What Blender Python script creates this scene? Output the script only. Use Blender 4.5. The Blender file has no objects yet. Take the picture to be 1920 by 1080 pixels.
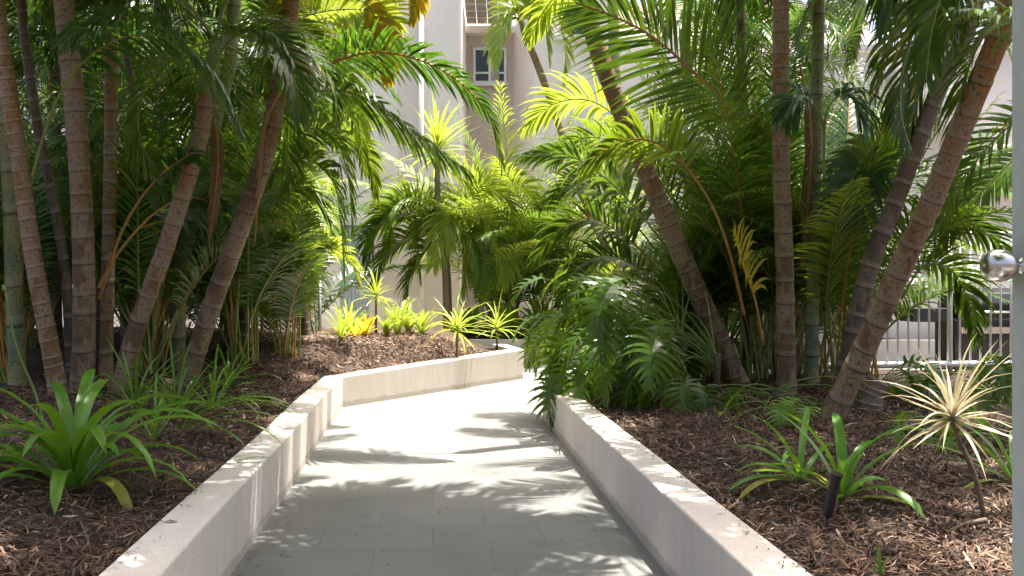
import bpy, math, random
import numpy as np
from mathutils import Vector
from math import radians as R, sin, cos, pi
rnd = random.Random(11)
C = bpy.context.scene.collection
sc = bpy.context.scene

# ------------------------------------------------------------ camera, sky, sun, exposure
H, F = 1.4, 1600.0
cam_d = bpy.data.cameras.new('camera'); cam = bpy.data.objects.new('camera', cam_d); C.objects.link(cam)
cam.location = (0, 0, H); cam.rotation_euler = (R(90), 0, 0)
cam_d.lens = 30; cam_d.sensor_width = 36; cam_d.clip_end = 2000; cam_d.clip_start = 0.05
sc.camera = cam
SUN_EL, SUN_AZ = 77.0, 44.0            # azimuth from +Y towards +X
w = bpy.data.worlds.new('World'); sc.world = w; w.use_nodes = True
nt = w.node_tree; nt.nodes.clear()
sky = nt.nodes.new('ShaderNodeTexSky'); sky.sky_type = 'NISHITA'; sky.sun_disc = False
sky.sun_elevation = R(SUN_EL); sky.sun_rotation = R(SUN_AZ); sky.air_density = 0.75; sky.dust_density = 9.0; sky.ozone_density = 1.0
bg = nt.nodes.new('ShaderNodeBackground'); bg.inputs[1].default_value = 0.15
wo = nt.nodes.new('ShaderNodeOutputWorld')
nt.links.new(sky.outputs[0], bg.inputs[0]); nt.links.new(bg.outputs[0], wo.inputs[0])
SD = Vector((cos(R(SUN_EL)) * sin(R(SUN_AZ)), cos(R(SUN_EL)) * cos(R(SUN_AZ)), sin(R(SUN_EL))))
ld = bpy.data.lights.new('sun', 'SUN'); ld.energy = 5.0; ld.angle = R(0.5); ld.color = (1.0, 0.955, 0.88)
lo = bpy.data.objects.new('sun', ld); C.objects.link(lo); lo.rotation_euler = SD.to_track_quat('Z', 'Y').to_euler(); lo.location = (3, 3, 20)
sc.view_settings.view_transform = 'Standard'; sc.view_settings.look = 'None'
sc.view_settings.exposure = 1.58; sc.view_settings.gamma = 1.0
sc.cycles.max_bounces = 8; sc.cycles.diffuse_bounces = 5; sc.cycles.transmission_bounces = 5; sc.cycles.transparent_max_bounces = 6
sc.cycles.caustics_reflective = False; sc.cycles.caustics_refractive = False; sc.cycles.sample_clamp_indirect = 6

def P(px, py, Y):
    """point at distance Y seen at photo pixel px,py"""
    return np.array([(px - 960) / F * Y, Y, H - (py - 540) / F * Y])
def proj(p):
    return 960 + p[..., 0] / p[..., 1] * F, 540 - (p[..., 2] - H) / p[..., 1] * F

# ------------------------------------------------------------ materials
def newmat(name):
    m = bpy.data.materials.new(name); m.use_nodes = True
    n = m.node_tree; b = n.nodes['Principled BSDF']; return m, n, b
def ramp(n, fac, stops):
    r = n.nodes.new('ShaderNodeValToRGB'); e = r.color_ramp.elements
    while len(e) < len(stops): e.new(0.5)
    for i, (p, c) in enumerate(stops):
        e[i].position = p; e[i].color = (c[0], c[1], c[2], 1)
    n.links.new(fac, r.inputs[0]); return r.outputs[0]
def noise(n, scale, detail=3, coord='Object', rough=0.55, vecscale=None):
    tc = n.nodes.new('ShaderNodeTexCoord'); t = n.nodes.new('ShaderNodeTexNoise')
    t.inputs['Scale'].default_value = scale; t.inputs['Detail'].default_value = detail; t.inputs['Roughness'].default_value = rough
    src = tc.outputs[coord]
    if vecscale:
        mp = n.nodes.new('ShaderNodeMapping'); mp.inputs['Scale'].default_value = vecscale
        n.links.new(src, mp.inputs[0]); src = mp.outputs[0]
    n.links.new(src, t.inputs['Vector']); return t.outputs['Fac']
def bump(n, b, h, strength, dist):
    bp = n.nodes.new('ShaderNodeBump'); bp.inputs['Strength'].default_value = strength; bp.inputs['Distance'].default_value = dist
    n.links.new(h, bp.inputs['Height']); n.links.new(bp.outputs[0], b.inputs['Normal'])
def mixc(n, fac, a, b_, mode='MIX'):
    m = n.nodes.new('ShaderNodeMix'); m.data_type = 'RGBA'; m.blend_type = mode
    for k, v in ((0, fac), (6, a), (7, b_)):
        if hasattr(v, 'is_linked'): n.links.new(v, m.inputs[k])
        else: m.inputs[k].default_value = v if k == 0 else (v[0], v[1], v[2], 1)
    return m.outputs[2]

def leafmat(name, dark, light, trans, tf=0.42, rough=0.36, alt=None):
    """leaf: glossy diffuse front plus light coming through the blade"""
    m, n, b = newmat(name)
    oi = n.nodes.new('ShaderNodeObjectInfo')
    nz = noise(n, 2.3, 2, 'Object')
    add = n.nodes.new('ShaderNodeMath'); add.operation = 'MULTIPLY_ADD'
    n.links.new(oi.outputs['Random'], add.inputs[0]); add.inputs[1].default_value = 0.55; n.links.new(nz, add.inputs[2])
    sub = n.nodes.new('ShaderNodeMath'); sub.operation = 'SUBTRACT'; n.links.new(add.outputs[0], sub.inputs[0]); sub.inputs[1].default_value = 0.27
    col = ramp(n, sub.outputs[0], [(0.15, dark), (0.85, light)])
    if alt:
        at = n.nodes.new('ShaderNodeAttribute'); at.attribute_name = 'tone'
        col = mixc(n, at.outputs['Fac'], col, alt)
    n.links.new(col, b.inputs['Base Color']); b.inputs['Roughness'].default_value = rough
    b.inputs['Specular IOR Level'].default_value = 0.45
    tr = n.nodes.new('ShaderNodeBsdfTranslucent')
    tcol = mixc(n, 0.6, col, trans)
    n.links.new(tcol, tr.inputs[0])
    mx = n.nodes.new('ShaderNodeMixShader'); mx.inputs[0].default_value = tf
    n.links.new(b.outputs[0], mx.inputs[1]); n.links.new(tr.outputs[0], mx.inputs[2])
    n.links.new(mx.outputs[0], n.nodes['Material Output'].inputs[0])
    return m
M = {}
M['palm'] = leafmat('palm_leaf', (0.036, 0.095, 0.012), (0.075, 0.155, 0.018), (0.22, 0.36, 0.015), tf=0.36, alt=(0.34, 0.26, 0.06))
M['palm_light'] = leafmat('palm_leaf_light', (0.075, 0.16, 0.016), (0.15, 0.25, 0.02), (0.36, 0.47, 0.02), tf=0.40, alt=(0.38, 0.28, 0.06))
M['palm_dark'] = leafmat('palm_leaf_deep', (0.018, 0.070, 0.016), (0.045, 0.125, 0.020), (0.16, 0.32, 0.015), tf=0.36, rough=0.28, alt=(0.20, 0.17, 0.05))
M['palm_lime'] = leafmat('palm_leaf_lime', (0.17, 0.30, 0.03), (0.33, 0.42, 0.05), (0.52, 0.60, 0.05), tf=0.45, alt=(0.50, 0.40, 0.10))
M['palm_yellow'] = leafmat('palm_leaf_yellow', (0.42, 0.36, 0.03), (0.60, 0.42, 0.03), (0.75, 0.60, 0.04), tf=0.45, alt=(0.30, 0.34, 0.05))
M['philo'] = leafmat('philodendron_leaf', (0.034, 0.088, 0.010), (0.085, 0.165, 0.014), (0.30, 0.44, 0.015), tf=0.40, rough=0.25)
M['philo_lime'] = leafmat('philodendron_leaf_young', (0.13, 0.27, 0.03), (0.20, 0.36, 0.04), (0.42, 0.58, 0.05), tf=0.38, rough=0.3)
M['strap'] = leafmat('strap_leaf', (0.075, 0.21, 0.02), (0.14, 0.30, 0.03), (0.30, 0.50, 0.03), tf=0.34, rough=0.33, alt=(0.42, 0.34, 0.06))
M['lime'] = leafmat('lime_leaf', (0.24, 0.40, 0.03), (0.42, 0.52, 0.05), (0.62, 0.70, 0.08), tf=0.4, alt=(0.45, 0.30, 0.10))
M['brom'] = leafmat('bromeliad_leaf', (0.60, 0.45, 0.02), (0.72, 0.58, 0.05), (0.85, 0.70, 0.05), tf=0.35)
M['dead'] = leafmat('dead_frond', (0.16, 0.10, 0.05), (0.30, 0.20, 0.11), (0.35, 0.22, 0.1), tf=0.2, rough=0.8)
M['dry'] = leafmat('variegated_leaf', (0.42, 0.34, 0.20), (0.58, 0.50, 0.34), (0.6, 0.5, 0.3), tf=0.25, rough=0.5, alt=(0.18, 0.22, 0.08))

def simple(name, col, rough=0.6, metal=0, nz=None, bmp=None, col2=None, coord='Object'):
    m, n, b = newmat(name)
    b.inputs['Roughness'].default_value = rough; b.inputs['Metallic'].default_value = metal
    if nz:
        f = noise(n, nz, 5, coord); c2 = col2 or tuple(x * 0.8 for x in col)
        n.links.new(ramp(n, f, [(0.3, c2), (0.7, col)]), b.inputs['Base Color'])
        if bmp: bump(n, b, noise(n, bmp[0], 4, coord), bmp[1], bmp[2])
    else: b.inputs['Base Color'].default_value = (*col, 1)
    return m
M['petiole'] = simple('petiole', (0.22, 0.26, 0.05), 0.45, nz=6, col2=(0.14, 0.20, 0.035))
M['petiole_orange'] = simple('petiole_orange', (0.42, 0.20, 0.04), 0.45, nz=6, col2=(0.30, 0.16, 0.03))
M['stemgreen'] = simple('stem_green', (0.16, 0.24, 0.06), 0.5, nz=8)
M['steel'] = simple('brushed_steel', (0.62, 0.60, 0.57), 0.24, 1.0)
M['gate'] = simple('gate_paint', (0.50, 0.55, 0.50), 0.45, nz=30, col2=(0.46, 0.50, 0.46))
M['fence'] = simple('fence_paint', (0.74, 0.76, 0.77), 0.35, nz=12)
M['black'] = simple('black_plastic', (0.012, 0.013, 0.015), 0.4)
M['bbq'] = simple('black_enamel', (0.010, 0.011, 0.013), 0.22, nz=20)
M['wire'] = simple('galvanised_wire', (0.55, 0.56, 0.58), 0.4, 0.7)
M['white'] = simple('white_trim', (0.80, 0.79, 0.77), 0.5, nz=7, col2=(0.74, 0.73, 0.71))
M['shutter'] = simple('blue_grey_paint', (0.42, 0.47, 0.52), 0.5, nz=5)
M['root'] = simple('root_wood', (0.20, 0.14, 0.10), 0.8, nz=30, bmp=(60, 0.5, 0.004), col2=(0.10, 0.07, 0.05))
m, n, b = newmat('window_glass'); b.inputs['Base Color'].default_value = (0.03, 0.045, 0.05, 1); b.inputs['Roughness'].default_value = 0.06; M['glass'] = m
M['curtain'] = simple('curtain', (0.45, 0.42, 0.38), 0.9, nz=9)

def wallmat(name, a, b_, fine=70, bs=0.35, dirt=True):
    m, n, b = newmat(name); b.inputs['Roughness'].default_value = 0.75
    f = noise(n, 1.7, 5); col = ramp(n, f, [(0.3, b_), (0.7, a)])
    if dirt:
        f2 = noise(n, 14, 6, vecscale=(1, 1, 0.12)); c2 = ramp(n, f2, [(0.42, (0.80, 0.78, 0.75)), (0.62, (1, 1, 1))])
        col = mixc(n, 0.3, col, c2, 'MULTIPLY')
        f3 = noise(n, 160, 2); c3 = ramp(n, f3, [(0.35, (0.86, 0.85, 0.84)), (0.6, (1, 1, 1))])
        col = mixc(n, 1.0, col, c3, 'MULTIPLY')
    if dirt:   # soil splashed along the foot of the wall, in patches
        tc = n.nodes.new('ShaderNodeTexCoord'); sp = n.nodes.new('ShaderNodeSeparateXYZ'); n.links.new(tc.outputs['Object'], sp.inputs[0])
        ma = n.nodes.new('ShaderNodeMath'); ma.operation = 'MULTIPLY_ADD'; n.links.new(noise(n, 6, 6, rough=.7), ma.inputs[0]); ma.inputs[1].default_value = -0.10; n.links.new(sp.outputs[2], ma.inputs[2])
        col = mixc(n, ramp(n, ma.outputs[0], [(-0.0, (.45, .45, .45)), (0.02, (0, 0, 0))]), col, (0.30, 0.25, 0.19))
        f5 = noise(n, 3.2, 8, rough=.75); col = mixc(n, ramp(n, f5, [(0.60, (0, 0, 0)), (0.72, (.2, .2, .2))]), col, (0.48, 0.43, 0.37))
    n.links.new(col, b.inputs['Base Color'])
    bump(n, b, noise(n, fine, 5), bs, 0.006); return m
M['stucco'] = wallmat('white_render', (0.77, 0.695, 0.63), (0.73, 0.655, 0.59), bs=0.55)
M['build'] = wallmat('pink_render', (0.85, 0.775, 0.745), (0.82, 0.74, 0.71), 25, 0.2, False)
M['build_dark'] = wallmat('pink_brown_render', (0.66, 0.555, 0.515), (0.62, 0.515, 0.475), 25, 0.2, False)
M['tileslab'] = simple('soffit_slab', (0.42, 0.37, 0.33), 0.7, nz=9)

# path: rectangular grey pavers
m, n, b = newmat('grey_pavers'); b.inputs['Roughness'].default_value = 0.72
tc = n.nodes.new('ShaderNodeTexCoord'); mp = n.nodes.new('ShaderNodeMapping'); mp.inputs['Rotation'].default_value = (0, 0, R(-5.3))
n.links.new(tc.outputs['Object'], mp.inputs[0])
bt = n.nodes.new('ShaderNodeTexBrick'); bt.offset = 0.5
bt.inputs['Color1'].default_value = (0.186, 0.188, 0.176, 1); bt.inputs['Color2'].default_value = (0.206, 0.207, 0.193, 1)
bt.inputs['Mortar'].default_value = (0.12, 0.12, 0.108, 1); bt.inputs['Scale'].default_value = 1.0
bt.inputs['Mortar Size'].default_value = 0.002; bt.inputs['Brick Width'].default_value = 0.62; bt.inputs['Row Height'].default_value = 0.42
bt.inputs['Mortar Smooth'].default_value = 0.3
n.links.new(mp.outputs[0], bt.inputs['Vector'])
f = noise(n, 1.3, 6); c2 = ramp(n, f, [(0.3, (0.76, 0.77, 0.77)), (0.5, (.95, .95, .95)), (0.7, (1.08, 1.07, 1.05))])
col = mixc(n, 1.0, bt.outputs['Color'], c2, 'MULTIPLY')
f3 = noise(n, 90, 3, vecscale=(1, 4, 1)); c3 = ramp(n, f3, [(0.3, (0.86, 0.86, 0.86)), (0.65, (1.04, 1.04, 1.04))])
col = mixc(n, 1.0, col, c3, 'MULTIPLY')
n.links.new(col, b.inputs['Base Color']); bump(n, b, noise(n, 60, 4), 0.25, 0.004); M['paver'] = m

# mulch: soil and bark chips
m, n, b = newmat('mulch_soil'); b.inputs['Roughness'].default_value = 0.9
f = noise(n, 28, 8, rough=0.7); n.links.new(ramp(n, f, [(0.3, (0.020, 0.012, 0.008)), (0.5, (0.06, 0.035, 0.022)), (0.72, (0.17, 0.11, 0.07))]), b.inputs['Base Color'])
bump(n, b, noise(n, 55, 6, rough=0.7), 1.0, 0.03); M['soil'] = m
m, n, b = newmat('bark_chip'); b.inputs['Roughness'].default_value = 0.8
at = n.nodes.new('ShaderNodeAttribute'); at.attribute_name = 'tone'
n.links.new(ramp(n, at.outputs['Fac'], [(0.0, (0.022, 0.012, 0.007)), (0.5, (0.115, 0.062, 0.036)), (0.82, (0.27, 0.165, 0.105)), (1.0, (0.50, 0.38, 0.28))]), b.inputs['Base Color']); M['chip'] = m

# trunks: ringed, rings sit at whole numbers of the uv v coordinate
def trunkmat(name, c1, c2, patch, scar, golden):
    m, n, b = newmat(name); b.inputs['Roughness'].default_value = 0.62
    uv = n.nodes.new('ShaderNodeUVMap'); sep = n.nodes.new('ShaderNodeSeparateXYZ'); n.links.new(uv.outputs[0], sep.inputs[0])
    fr = n.nodes.new('ShaderNodeMath'); fr.operation = 'FRACT'; n.links.new(sep.outputs[1], fr.inputs[0])
    f = noise(n, 9, 6); base = ramp(n, f, [(0.3, c1), (0.72, c2)])
    f2 = noise(n, 7, 5, vecscale=(1, 1, 0.35)); pm = ramp(n, f2, [(0.46, (0, 0, 0)), (0.52, (1, 1, 1))])
    at = n.nodes.new('ShaderNodeAttribute'); at.attribute_name = 'tone'     # 0 at the foot, 1 at the top
    gm = ramp(n, at.outputs['Fac'], [(0.25, (0, 0, 0)), (0.75, (1, 1, 1))])
    base = mixc(n, gm, base, golden)
    base = mixc(n, pm, base, patch)
    f4 = noise(n, 45, 5); base = mixc(n, ramp(n, f4, [(0.36, (0.75, 0.75, 0.75)), (0.47, (0, 0, 0))]), base, (0.05, 0.035, 0.025))
    rg = ramp(n, fr.outputs[0], [(0.0, (1, 1, 1)), (0.08, (0.6, 0.6, 0.6)), (0.13, (0, 0, 0)), (0.90, (0, 0, 0)), (0.93, (0.9, 0.9, 0.9))])
    base = mixc(n, mixc(n, 1.0, rg, ramp(n, noise(n, 30, 3), [(0.3, (0.3, 0.3, 0.3)), (0.6, (1, 1, 1))]), 'MULTIPLY'), base, scar)
    dk = ramp(n, fr.outputs[0], [(0.84, (0, 0, 0)), (0.88, (0.8, 0.8, 0.8)), (0.915, (0, 0, 0))])
    base = mixc(n, dk, base, (0.035, 0.022, 0.015))
    n.links.new(base, b.inputs['Base Color']); bump(n, b, noise(n, 60, 6, rough=.7), 0.9, 0.012); return m
M['trunk'] = trunkmat('palm_bark', (0.125, 0.072, 0.036), (0.23, 0.145, 0.080), (0.29, 0.205, 0.13), (0.28, 0.215, 0.15), (0.30, 0.15, 0.045))
M['trunk_golden'] = trunkmat('palm_bark_golden', (0.18, 0.095, 0.03), (0.25, 0.145, 0.06), (0.30, 0.205, 0.125), (0.33, 0.265, 0.19), (0.33, 0.17, 0.03))
M['trunk_green'] = trunkmat('palm_bark_green', (0.12, 0.17, 0.09), (0.20, 0.25, 0.14), (0.26, 0.25, 0.10), (0.30, 0.28, 0.18), (0.20, 0.26, 0.08))
M['trunk_dark'] = trunkmat('palm_bark_dark', (0.07, 0.05, 0.04), (0.13, 0.095, 0.07), (0.17, 0.13, 0.10), (0.26, 0.21, 0.17), (0.17, 0.09, 0.04))

# ------------------------------------------------------------ mesh helpers
class MB:
    def __init__(s): s.v = []; s.f = []; s.m = []; s.uv = None; s.tone = []; s.k = 0
    def add(s, verts, faces, mi=0, tone=0.0):
        verts = np.asarray(verts, float); k = s.k
        s.v.append(verts); s.k += len(verts)
        s.f += [tuple(i + k for i in f) for f in faces]; s.m += [mi] * len(faces)
        s.tone.append(np.full(len(verts), tone) if np.isscalar(tone) else np.asarray(tone, float))
    def box(s, x0, x1, y0, y1, z0, z1, mi=0):
        v = [(x0, y0, z0), (x1, y0, z0), (x1, y1, z0), (x0, y1, z0), (x0, y0, z1), (x1, y0, z1), (x1, y1, z1), (x0, y1, z1)]
        s.add(v, [(0, 3, 2, 1), (4, 5, 6, 7), (0, 1, 5, 4), (1, 2, 6, 5), (2, 3, 7, 6), (3, 0, 4, 7)], mi)
    def prism(s, poly, z0, z1, mi=0):
        n = len(poly); z0 = [z0] * n if np.isscalar(z0) else z0; z1 = [z1] * n if np.isscalar(z1) else z1
        v = [(p[0], p[1], z0[i]) for i, p in enumerate(poly)] + [(p[0], p[1], z1[i]) for i, p in enumerate(poly)]
        s.add(v, [tuple(range(n))[::-1], tuple(range(n, 2 * n))] + [(i, (i + 1) % n, n + (i + 1) % n, n + i) for i in range(n)], mi)
    def tube(s, pts, rad, seg=6, mi=0, cap=True, tone=0.0):
        pts = np.asarray(pts, float); N = len(pts); rad = np.broadcast_to(rad, (N,))
        t = np.gradient(pts, axis=0); t /= np.linalg.norm(t, axis=1)[:, None] + 1e-9
        ref = np.array([0, 0, 1.0]) if abs(t[N // 2][2]) < 0.9 else np.array([1.0, 0, 0])
        a = np.cross(t, ref); a /= np.linalg.norm(a, axis=1)[:, None] + 1e-9; bb = np.cross(a, t)
        ang = np.arange(seg) * 2 * pi / seg
        v = pts[:, None, :] + rad[:, None, None] * (a[:, None, :] * np.cos(ang)[None, :, None] + bb[:, None, :] * np.sin(ang)[None, :, None])
        fs = [(i * seg + j, i * seg + (j + 1) % seg, (i + 1) * seg + (j + 1) % seg, (i + 1) * seg + j) for i in range(N - 1) for j in range(seg)]
        if cap: fs += [tuple(range(seg))[::-1], tuple((N - 1) * seg + j for j in range(seg))]
        s.add(v.reshape(-1, 3), fs, mi, tone if np.isscalar(tone) else np.repeat(tone, seg))
    def strip(s, pts, wv, width, mi=0, tone=0.0, keel=0.0, nv=None):
        """ribbon along pts, width vector wv, half widths; keel folds it into a V"""
        pts = np.asarray(pts, float); N = len(pts); width = np.broadcast_to(width, (N,))
        wv = np.broadcast_to(wv, (N, 3))
        if keel:
            nv = np.broadcast_to(nv, (N, 3))
            up = nv * (width * keel)[:, None]
            v = np.stack([pts - wv * width[:, None] + up, pts, pts + wv * width[:, None] + up], 1).reshape(-1, 3)
            fs = []
            for i in range(N - 1):
                for j in range(2): fs.append((i * 3 + j, i * 3 + j + 1, i * 3 + j + 4, i * 3 + j + 3))
            s.add(v, fs, mi, tone if np.isscalar(tone) else np.repeat(tone, 3))
        else:
            v = np.stack([pts - wv * width[:, None], pts + wv * width[:, None]], 1).reshape(-1, 3)
            s.add(v, [(2 * i, 2 * i + 1, 2 * i + 3, 2 * i + 2) for i in range(N - 1)], mi, tone if np.isscalar(tone) else np.repeat(tone, 2))
    def build(s, name, mats, parent=None, origin=(0, 0, 0), smooth=False, uv=None, bevel=0):
        origin = np.asarray(origin, float); v = np.concatenate(s.v) - origin
        me = bpy.data.meshes.new(name); me.from_pydata(v.tolist(), [], s.f)
        mats = mats if isinstance(mats, (list, tuple)) else [mats]
        for mm in mats: me.materials.append(M[mm] if isinstance(mm, str) else mm)
        if len(mats) > 1: me.polygons.foreach_set('material_index', s.m)
        at = me.attributes.new('tone', 'FLOAT', 'POINT'); at.data.foreach_set('value', np.concatenate(s.tone).astype(np.float32))
        if smooth: me.polygons.foreach_set('use_smooth', [True] * len(me.polygons))
        if uv is not None:
            l = me.uv_layers.new(name='UVMap'); li = np.empty(len(me.loops), int); me.loops.foreach_get('vertex_index', li)
            l.data.foreach_set('uv', uv[li].astype(np.float32).ravel())
        me.update(); o = bpy.data.objects.new(name, me); C.objects.link(o)
        if parent is not None:
            o.parent = parent; o.location = origin - np.array(parent['_o'])
        else: o.location = origin
        o['_o'] = [float(x) for x in origin]
        if bevel:
            md = o.modifiers.new('bevel', 'BEVEL'); md.width = bevel; md.segments = 3; md.limit_method = 'ANGLE'
        return o
ROOTS = []
def thing(name, loc, label, cat, group=None):
    o = bpy.data.objects.new(name, None); C.objects.link(o); o.empty_display_size = 0.1
    o.location = tuple(float(x) for x in loc); o['_o'] = [float(x) for x in loc]
    o['label'] = label; o['category'] = cat
    if group: o['group'] = group
    return o
def tag(o, label, cat, group=None):
    o['label'] = label; o['category'] = cat
    if group: o['group'] = group
    return o
def kind(o, k, label=None):
    o['kind'] = k
    if label: o['label'] = label
    return o
def catmull(pts, n):
    p = np.asarray(pts, float); p = np.vstack([2 * p[0] - p[1], p, 2 * p[-1] - p[-2]]); K = len(p) - 3
    out = []
    for t in np.linspace(0, K - 1e-6, n):
        i = int(t); u = t - i; a, b_, c, d = p[i:i + 4]
        out.append(0.5 * ((2 * b_) + (-a + c) * u + (2 * a - 5 * b_ + 4 * c - d) * u * u + (-a + 3 * b_ - 3 * c + d) * u ** 3))
    return np.array(out)
def nrm(v): return v / (np.linalg.norm(v, axis=-1, keepdims=True) + 1e-9)

# ------------------------------------------------------------ palm frond
def frond_mesh(mb, ctrl, L=0.42, wid=0.016, pairs=38, pet=0.22, roll=0, vang=28, droop=0.7, rr=0.011, seed=0, ang=(68, 22), brown=0.0, side=None, nseg=4):
    r = np.random.RandomState(seed)
    pts = catmull(ctrl, 34); T = nrm(np.gradient(pts, axis=0))
    ch = pts[-1] - pts[0]; ch = ch * np.array([1, 1, 0])
    if np.linalg.norm(ch) < 0.05: ch = np.array([1.0, 0.2, 0])
    s0 = nrm(np.cross(ch, [0, 0, 1.0])) if side is None else np.asarray(side, float)
    S = nrm(s0 - (T @ s0)[:, None] * T); N = np.cross(S, T)
    cr, sr = cos(R(roll)), sin(R(roll)); S, N = S * cr + N * sr, N * cr - S * sr
    u = np.linspace(0, 1, 34)
    mb.tube(pts, rr * (1 - 0.82 * u) + 0.0015, 5, 1, cap=True)
    V, Fc, tone = [], [], []; k = 0
    for i in range(pairs):
        uu = pet + (1 - pet) * (i + 0.5) / pairs
        for sg in (-1, 1):
            q = min(max(uu + r.uniform(-0.4, 0.4) / pairs, 0), 0.999) * 33; j = int(q); f = q - j
            p = pts[j] * (1 - f) + pts[min(j + 1, 33)] * f; t = T[j]; s_, n_ = S[j] * sg, N[j]
            x = (uu - pet) / (1 - pet)
            ll = L * (0.55 + 0.45 * min(1, x / 0.22)) * (1 - 0.68 * max(0, (x - 0.45) / 0.55) ** 1.5) * r.uniform(0.86, 1.1)
            a = R(ang[0] + (ang[1] - ang[0]) * x + r.uniform(-7, 7)); va = R(vang * (1 - 0.5 * x) + r.uniform(-9, 9))
            d = t * cos(a) + (s_ * cos(va) + n_ * sin(va)) * sin(a)
            dr = droop * r.uniform(0.6, 1.35)
            ps = [p]; ds = [d]; st = ll / nseg
            for q2 in range(nseg):
                d = d + np.array([0, 0, -dr * (q2 + 0.6) / nseg * 0.62]); d = d / np.linalg.norm(d)
                ps.append(ps[-1] + d * st); ds.append(d)
            ps = np.array(ps); ds = np.array(ds)
            wv = nrm(t - (ds @ t)[:, None] * ds)
            hw = wid * np.interp(np.linspace(0, 1, nseg + 1), [0, 0.15, 0.4, 0.75, 1], [0.45, 0.9, 1, 0.62, 0.04]) * (0.65 + 0.35 * min(1, (1 - x) * 3)) * r.uniform(0.85, 1.1)
            v = np.stack([ps - wv * hw[:, None], ps + wv * hw[:, None]], 1).reshape(-1, 3)
            V.append(v); Fc += [(k + 2 * z, k + 2 * z + 1, k + 2 * z + 3, k + 2 * z + 2) for z in range(nseg)]; k += len(v)
            tn = np.zeros(nseg + 1); 
            if r.rand() < 0.35 + brown: tn[-1] = 0.8
            if r.rand() < brown: tn[-2:] = 1.0
            if r.rand() < brown * 0.5: tn[:] = r.uniform(0.3, 1)
            tone.append(np.repeat(tn, 2))
    mb.add(np.concatenate(V), Fc, 0, np.concatenate(tone))

def arc(base, az, e0, L, k, wob=0.0, r=rnd, n=9):
    """rachis control points: leaves at elevation e0, bends down by k degrees"""
    pts = [np.array(base, float)]; a = az
    for i in range(1, n):
        s = i / (n - 1); e = R(e0 - k * s ** 1.35); a += wob * r.uniform(-1, 1)
        pts.append(pts[-1] + np.array([cos(e) * sin(a), cos(e) * cos(a), sin(e)]) * L / (n - 1))
    return np.array(pts)

# openings: sunny patch on the pavers and the view to the building stay clear of scattered fronds
TRK = []
PATCH = [(-0.75, 0.42, 6.5, 8.5), (-1.9, 1.5, 10.9, 15.5), (-2.6, 0.4, 11.2, 13.8)]
CLEAR = [(690, 1000, -80, 340, 14.0, 1.0), (660, 1090, 330, 690, 14.0, 1.0), (1000, 1085, 50, 220, 14, 1), (560, 1260, 690, 1100, 30, 1), (1660, 1900, 440, 700, 14.5, 0.55), (1640, 1915, 0, 430, 15, 0.3)]
def allowed(pts, reach=0.3, skip=(), hist=None):
    g = pts[:, :2] - (pts[:, 2:3]) * (np.array([SD.x, SD.y]) / SD.z)[None]
    for (x0, x1, y0, y1) in PATCH:
        if 'patch' in skip: break
        if np.any((g[:, 0] > x0 - reach * .6) & (g[:, 0] < x1 + reach * .6) & (g[:, 1] > y0 - reach * .6) & (g[:, 1] < y1 + reach * .6)): return False
    ok = pts[:, 1] > 0.3
    if np.any(~ok):
        if 'behind' in skip: return True
        return False
    px, py = proj(pts); m_ = reach / pts[:, 1] * F * 0.55
    for (x0, x1, y0, y1, Ym, pr) in CLEAR:
        if 'clear' in skip: break
        if np.any((px > x0 - m_) & (px < x1 + m_) & (py > y0 - m_) & (py < y1 + m_) & (pts[:, 1] < Ym)) and rnd.random() < pr: return False
    if 'trunk' not in skip:
        for (tp, tY, tw) in TRK:
            o_ = np.argsort(tp[:, 1]); tx = np.interp(py, tp[o_, 1], tp[o_, 0], left=-9e3, right=-9e3)
            if np.sum((np.abs(px - tx) < tw) & (pts[:, 1] < tY + .1)) >= 1 and rnd.random() < .9: return False
    if np.any((pts[:, 2] < 0.5) & (pts[:, 0] > -1.9) & (pts[:, 0] < 1.0) & (pts[:, 1] < 10)): return False
    return True

def add_frond(root, ctrl, mat='palm', pmat='petiole', label=None, **kw):
    mb = MB(); kw.setdefault('seed', rnd.randint(0, 10 ** 6)); frond_mesh(mb, ctrl, **kw)
    o = mb.build('frond', [mat, pmat], root, origin=ctrl[0])
    if label: o['label'] = label
    return o

def crown(root, top, n, L=2.0, e=(80, 5), k=(55, 110), mat='palm', leaf=0.42, wid=0.017, pairs=36, droop=0.7, pmat='petiole', az0=None, azspan=360, brown=0.05, skip=(), nseg=4, pet=0.2, vang=28, rr=0.012):
    az = rnd.uniform(0, 360) if az0 is None else az0
    for i in range(n):
        for attempt in range(10):
            x = i / max(1, n - 1)
            a = R(az + (i * 137.5 + rnd.uniform(-25, 25)) % azspan - (azspan / 2 if azspan < 360 else 0)) + (0 if attempt == 0 else rnd.uniform(-1.5, 1.5))
            e0 = e[0] + (e[1] - e[0]) * x + rnd.uniform(-8, 8); kk = k[0] + (k[1] - k[0]) * rnd.random()
            l = L * rnd.uniform(0.8, 1.12)
            c = arc(top, a, e0, l, kk, 0.06)
            if allowed(c[2:], leaf, skip): break
        else: continue
        add_frond(root, c, rnd.choice(mat) if isinstance(mat, list) else mat, pmat, L=leaf, wid=wid, pairs=pairs, droop=droop, roll=rnd.uniform(-14, 14), brown=brown, nseg=nseg, pet=pet, vang=vang, rr=rr)

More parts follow.
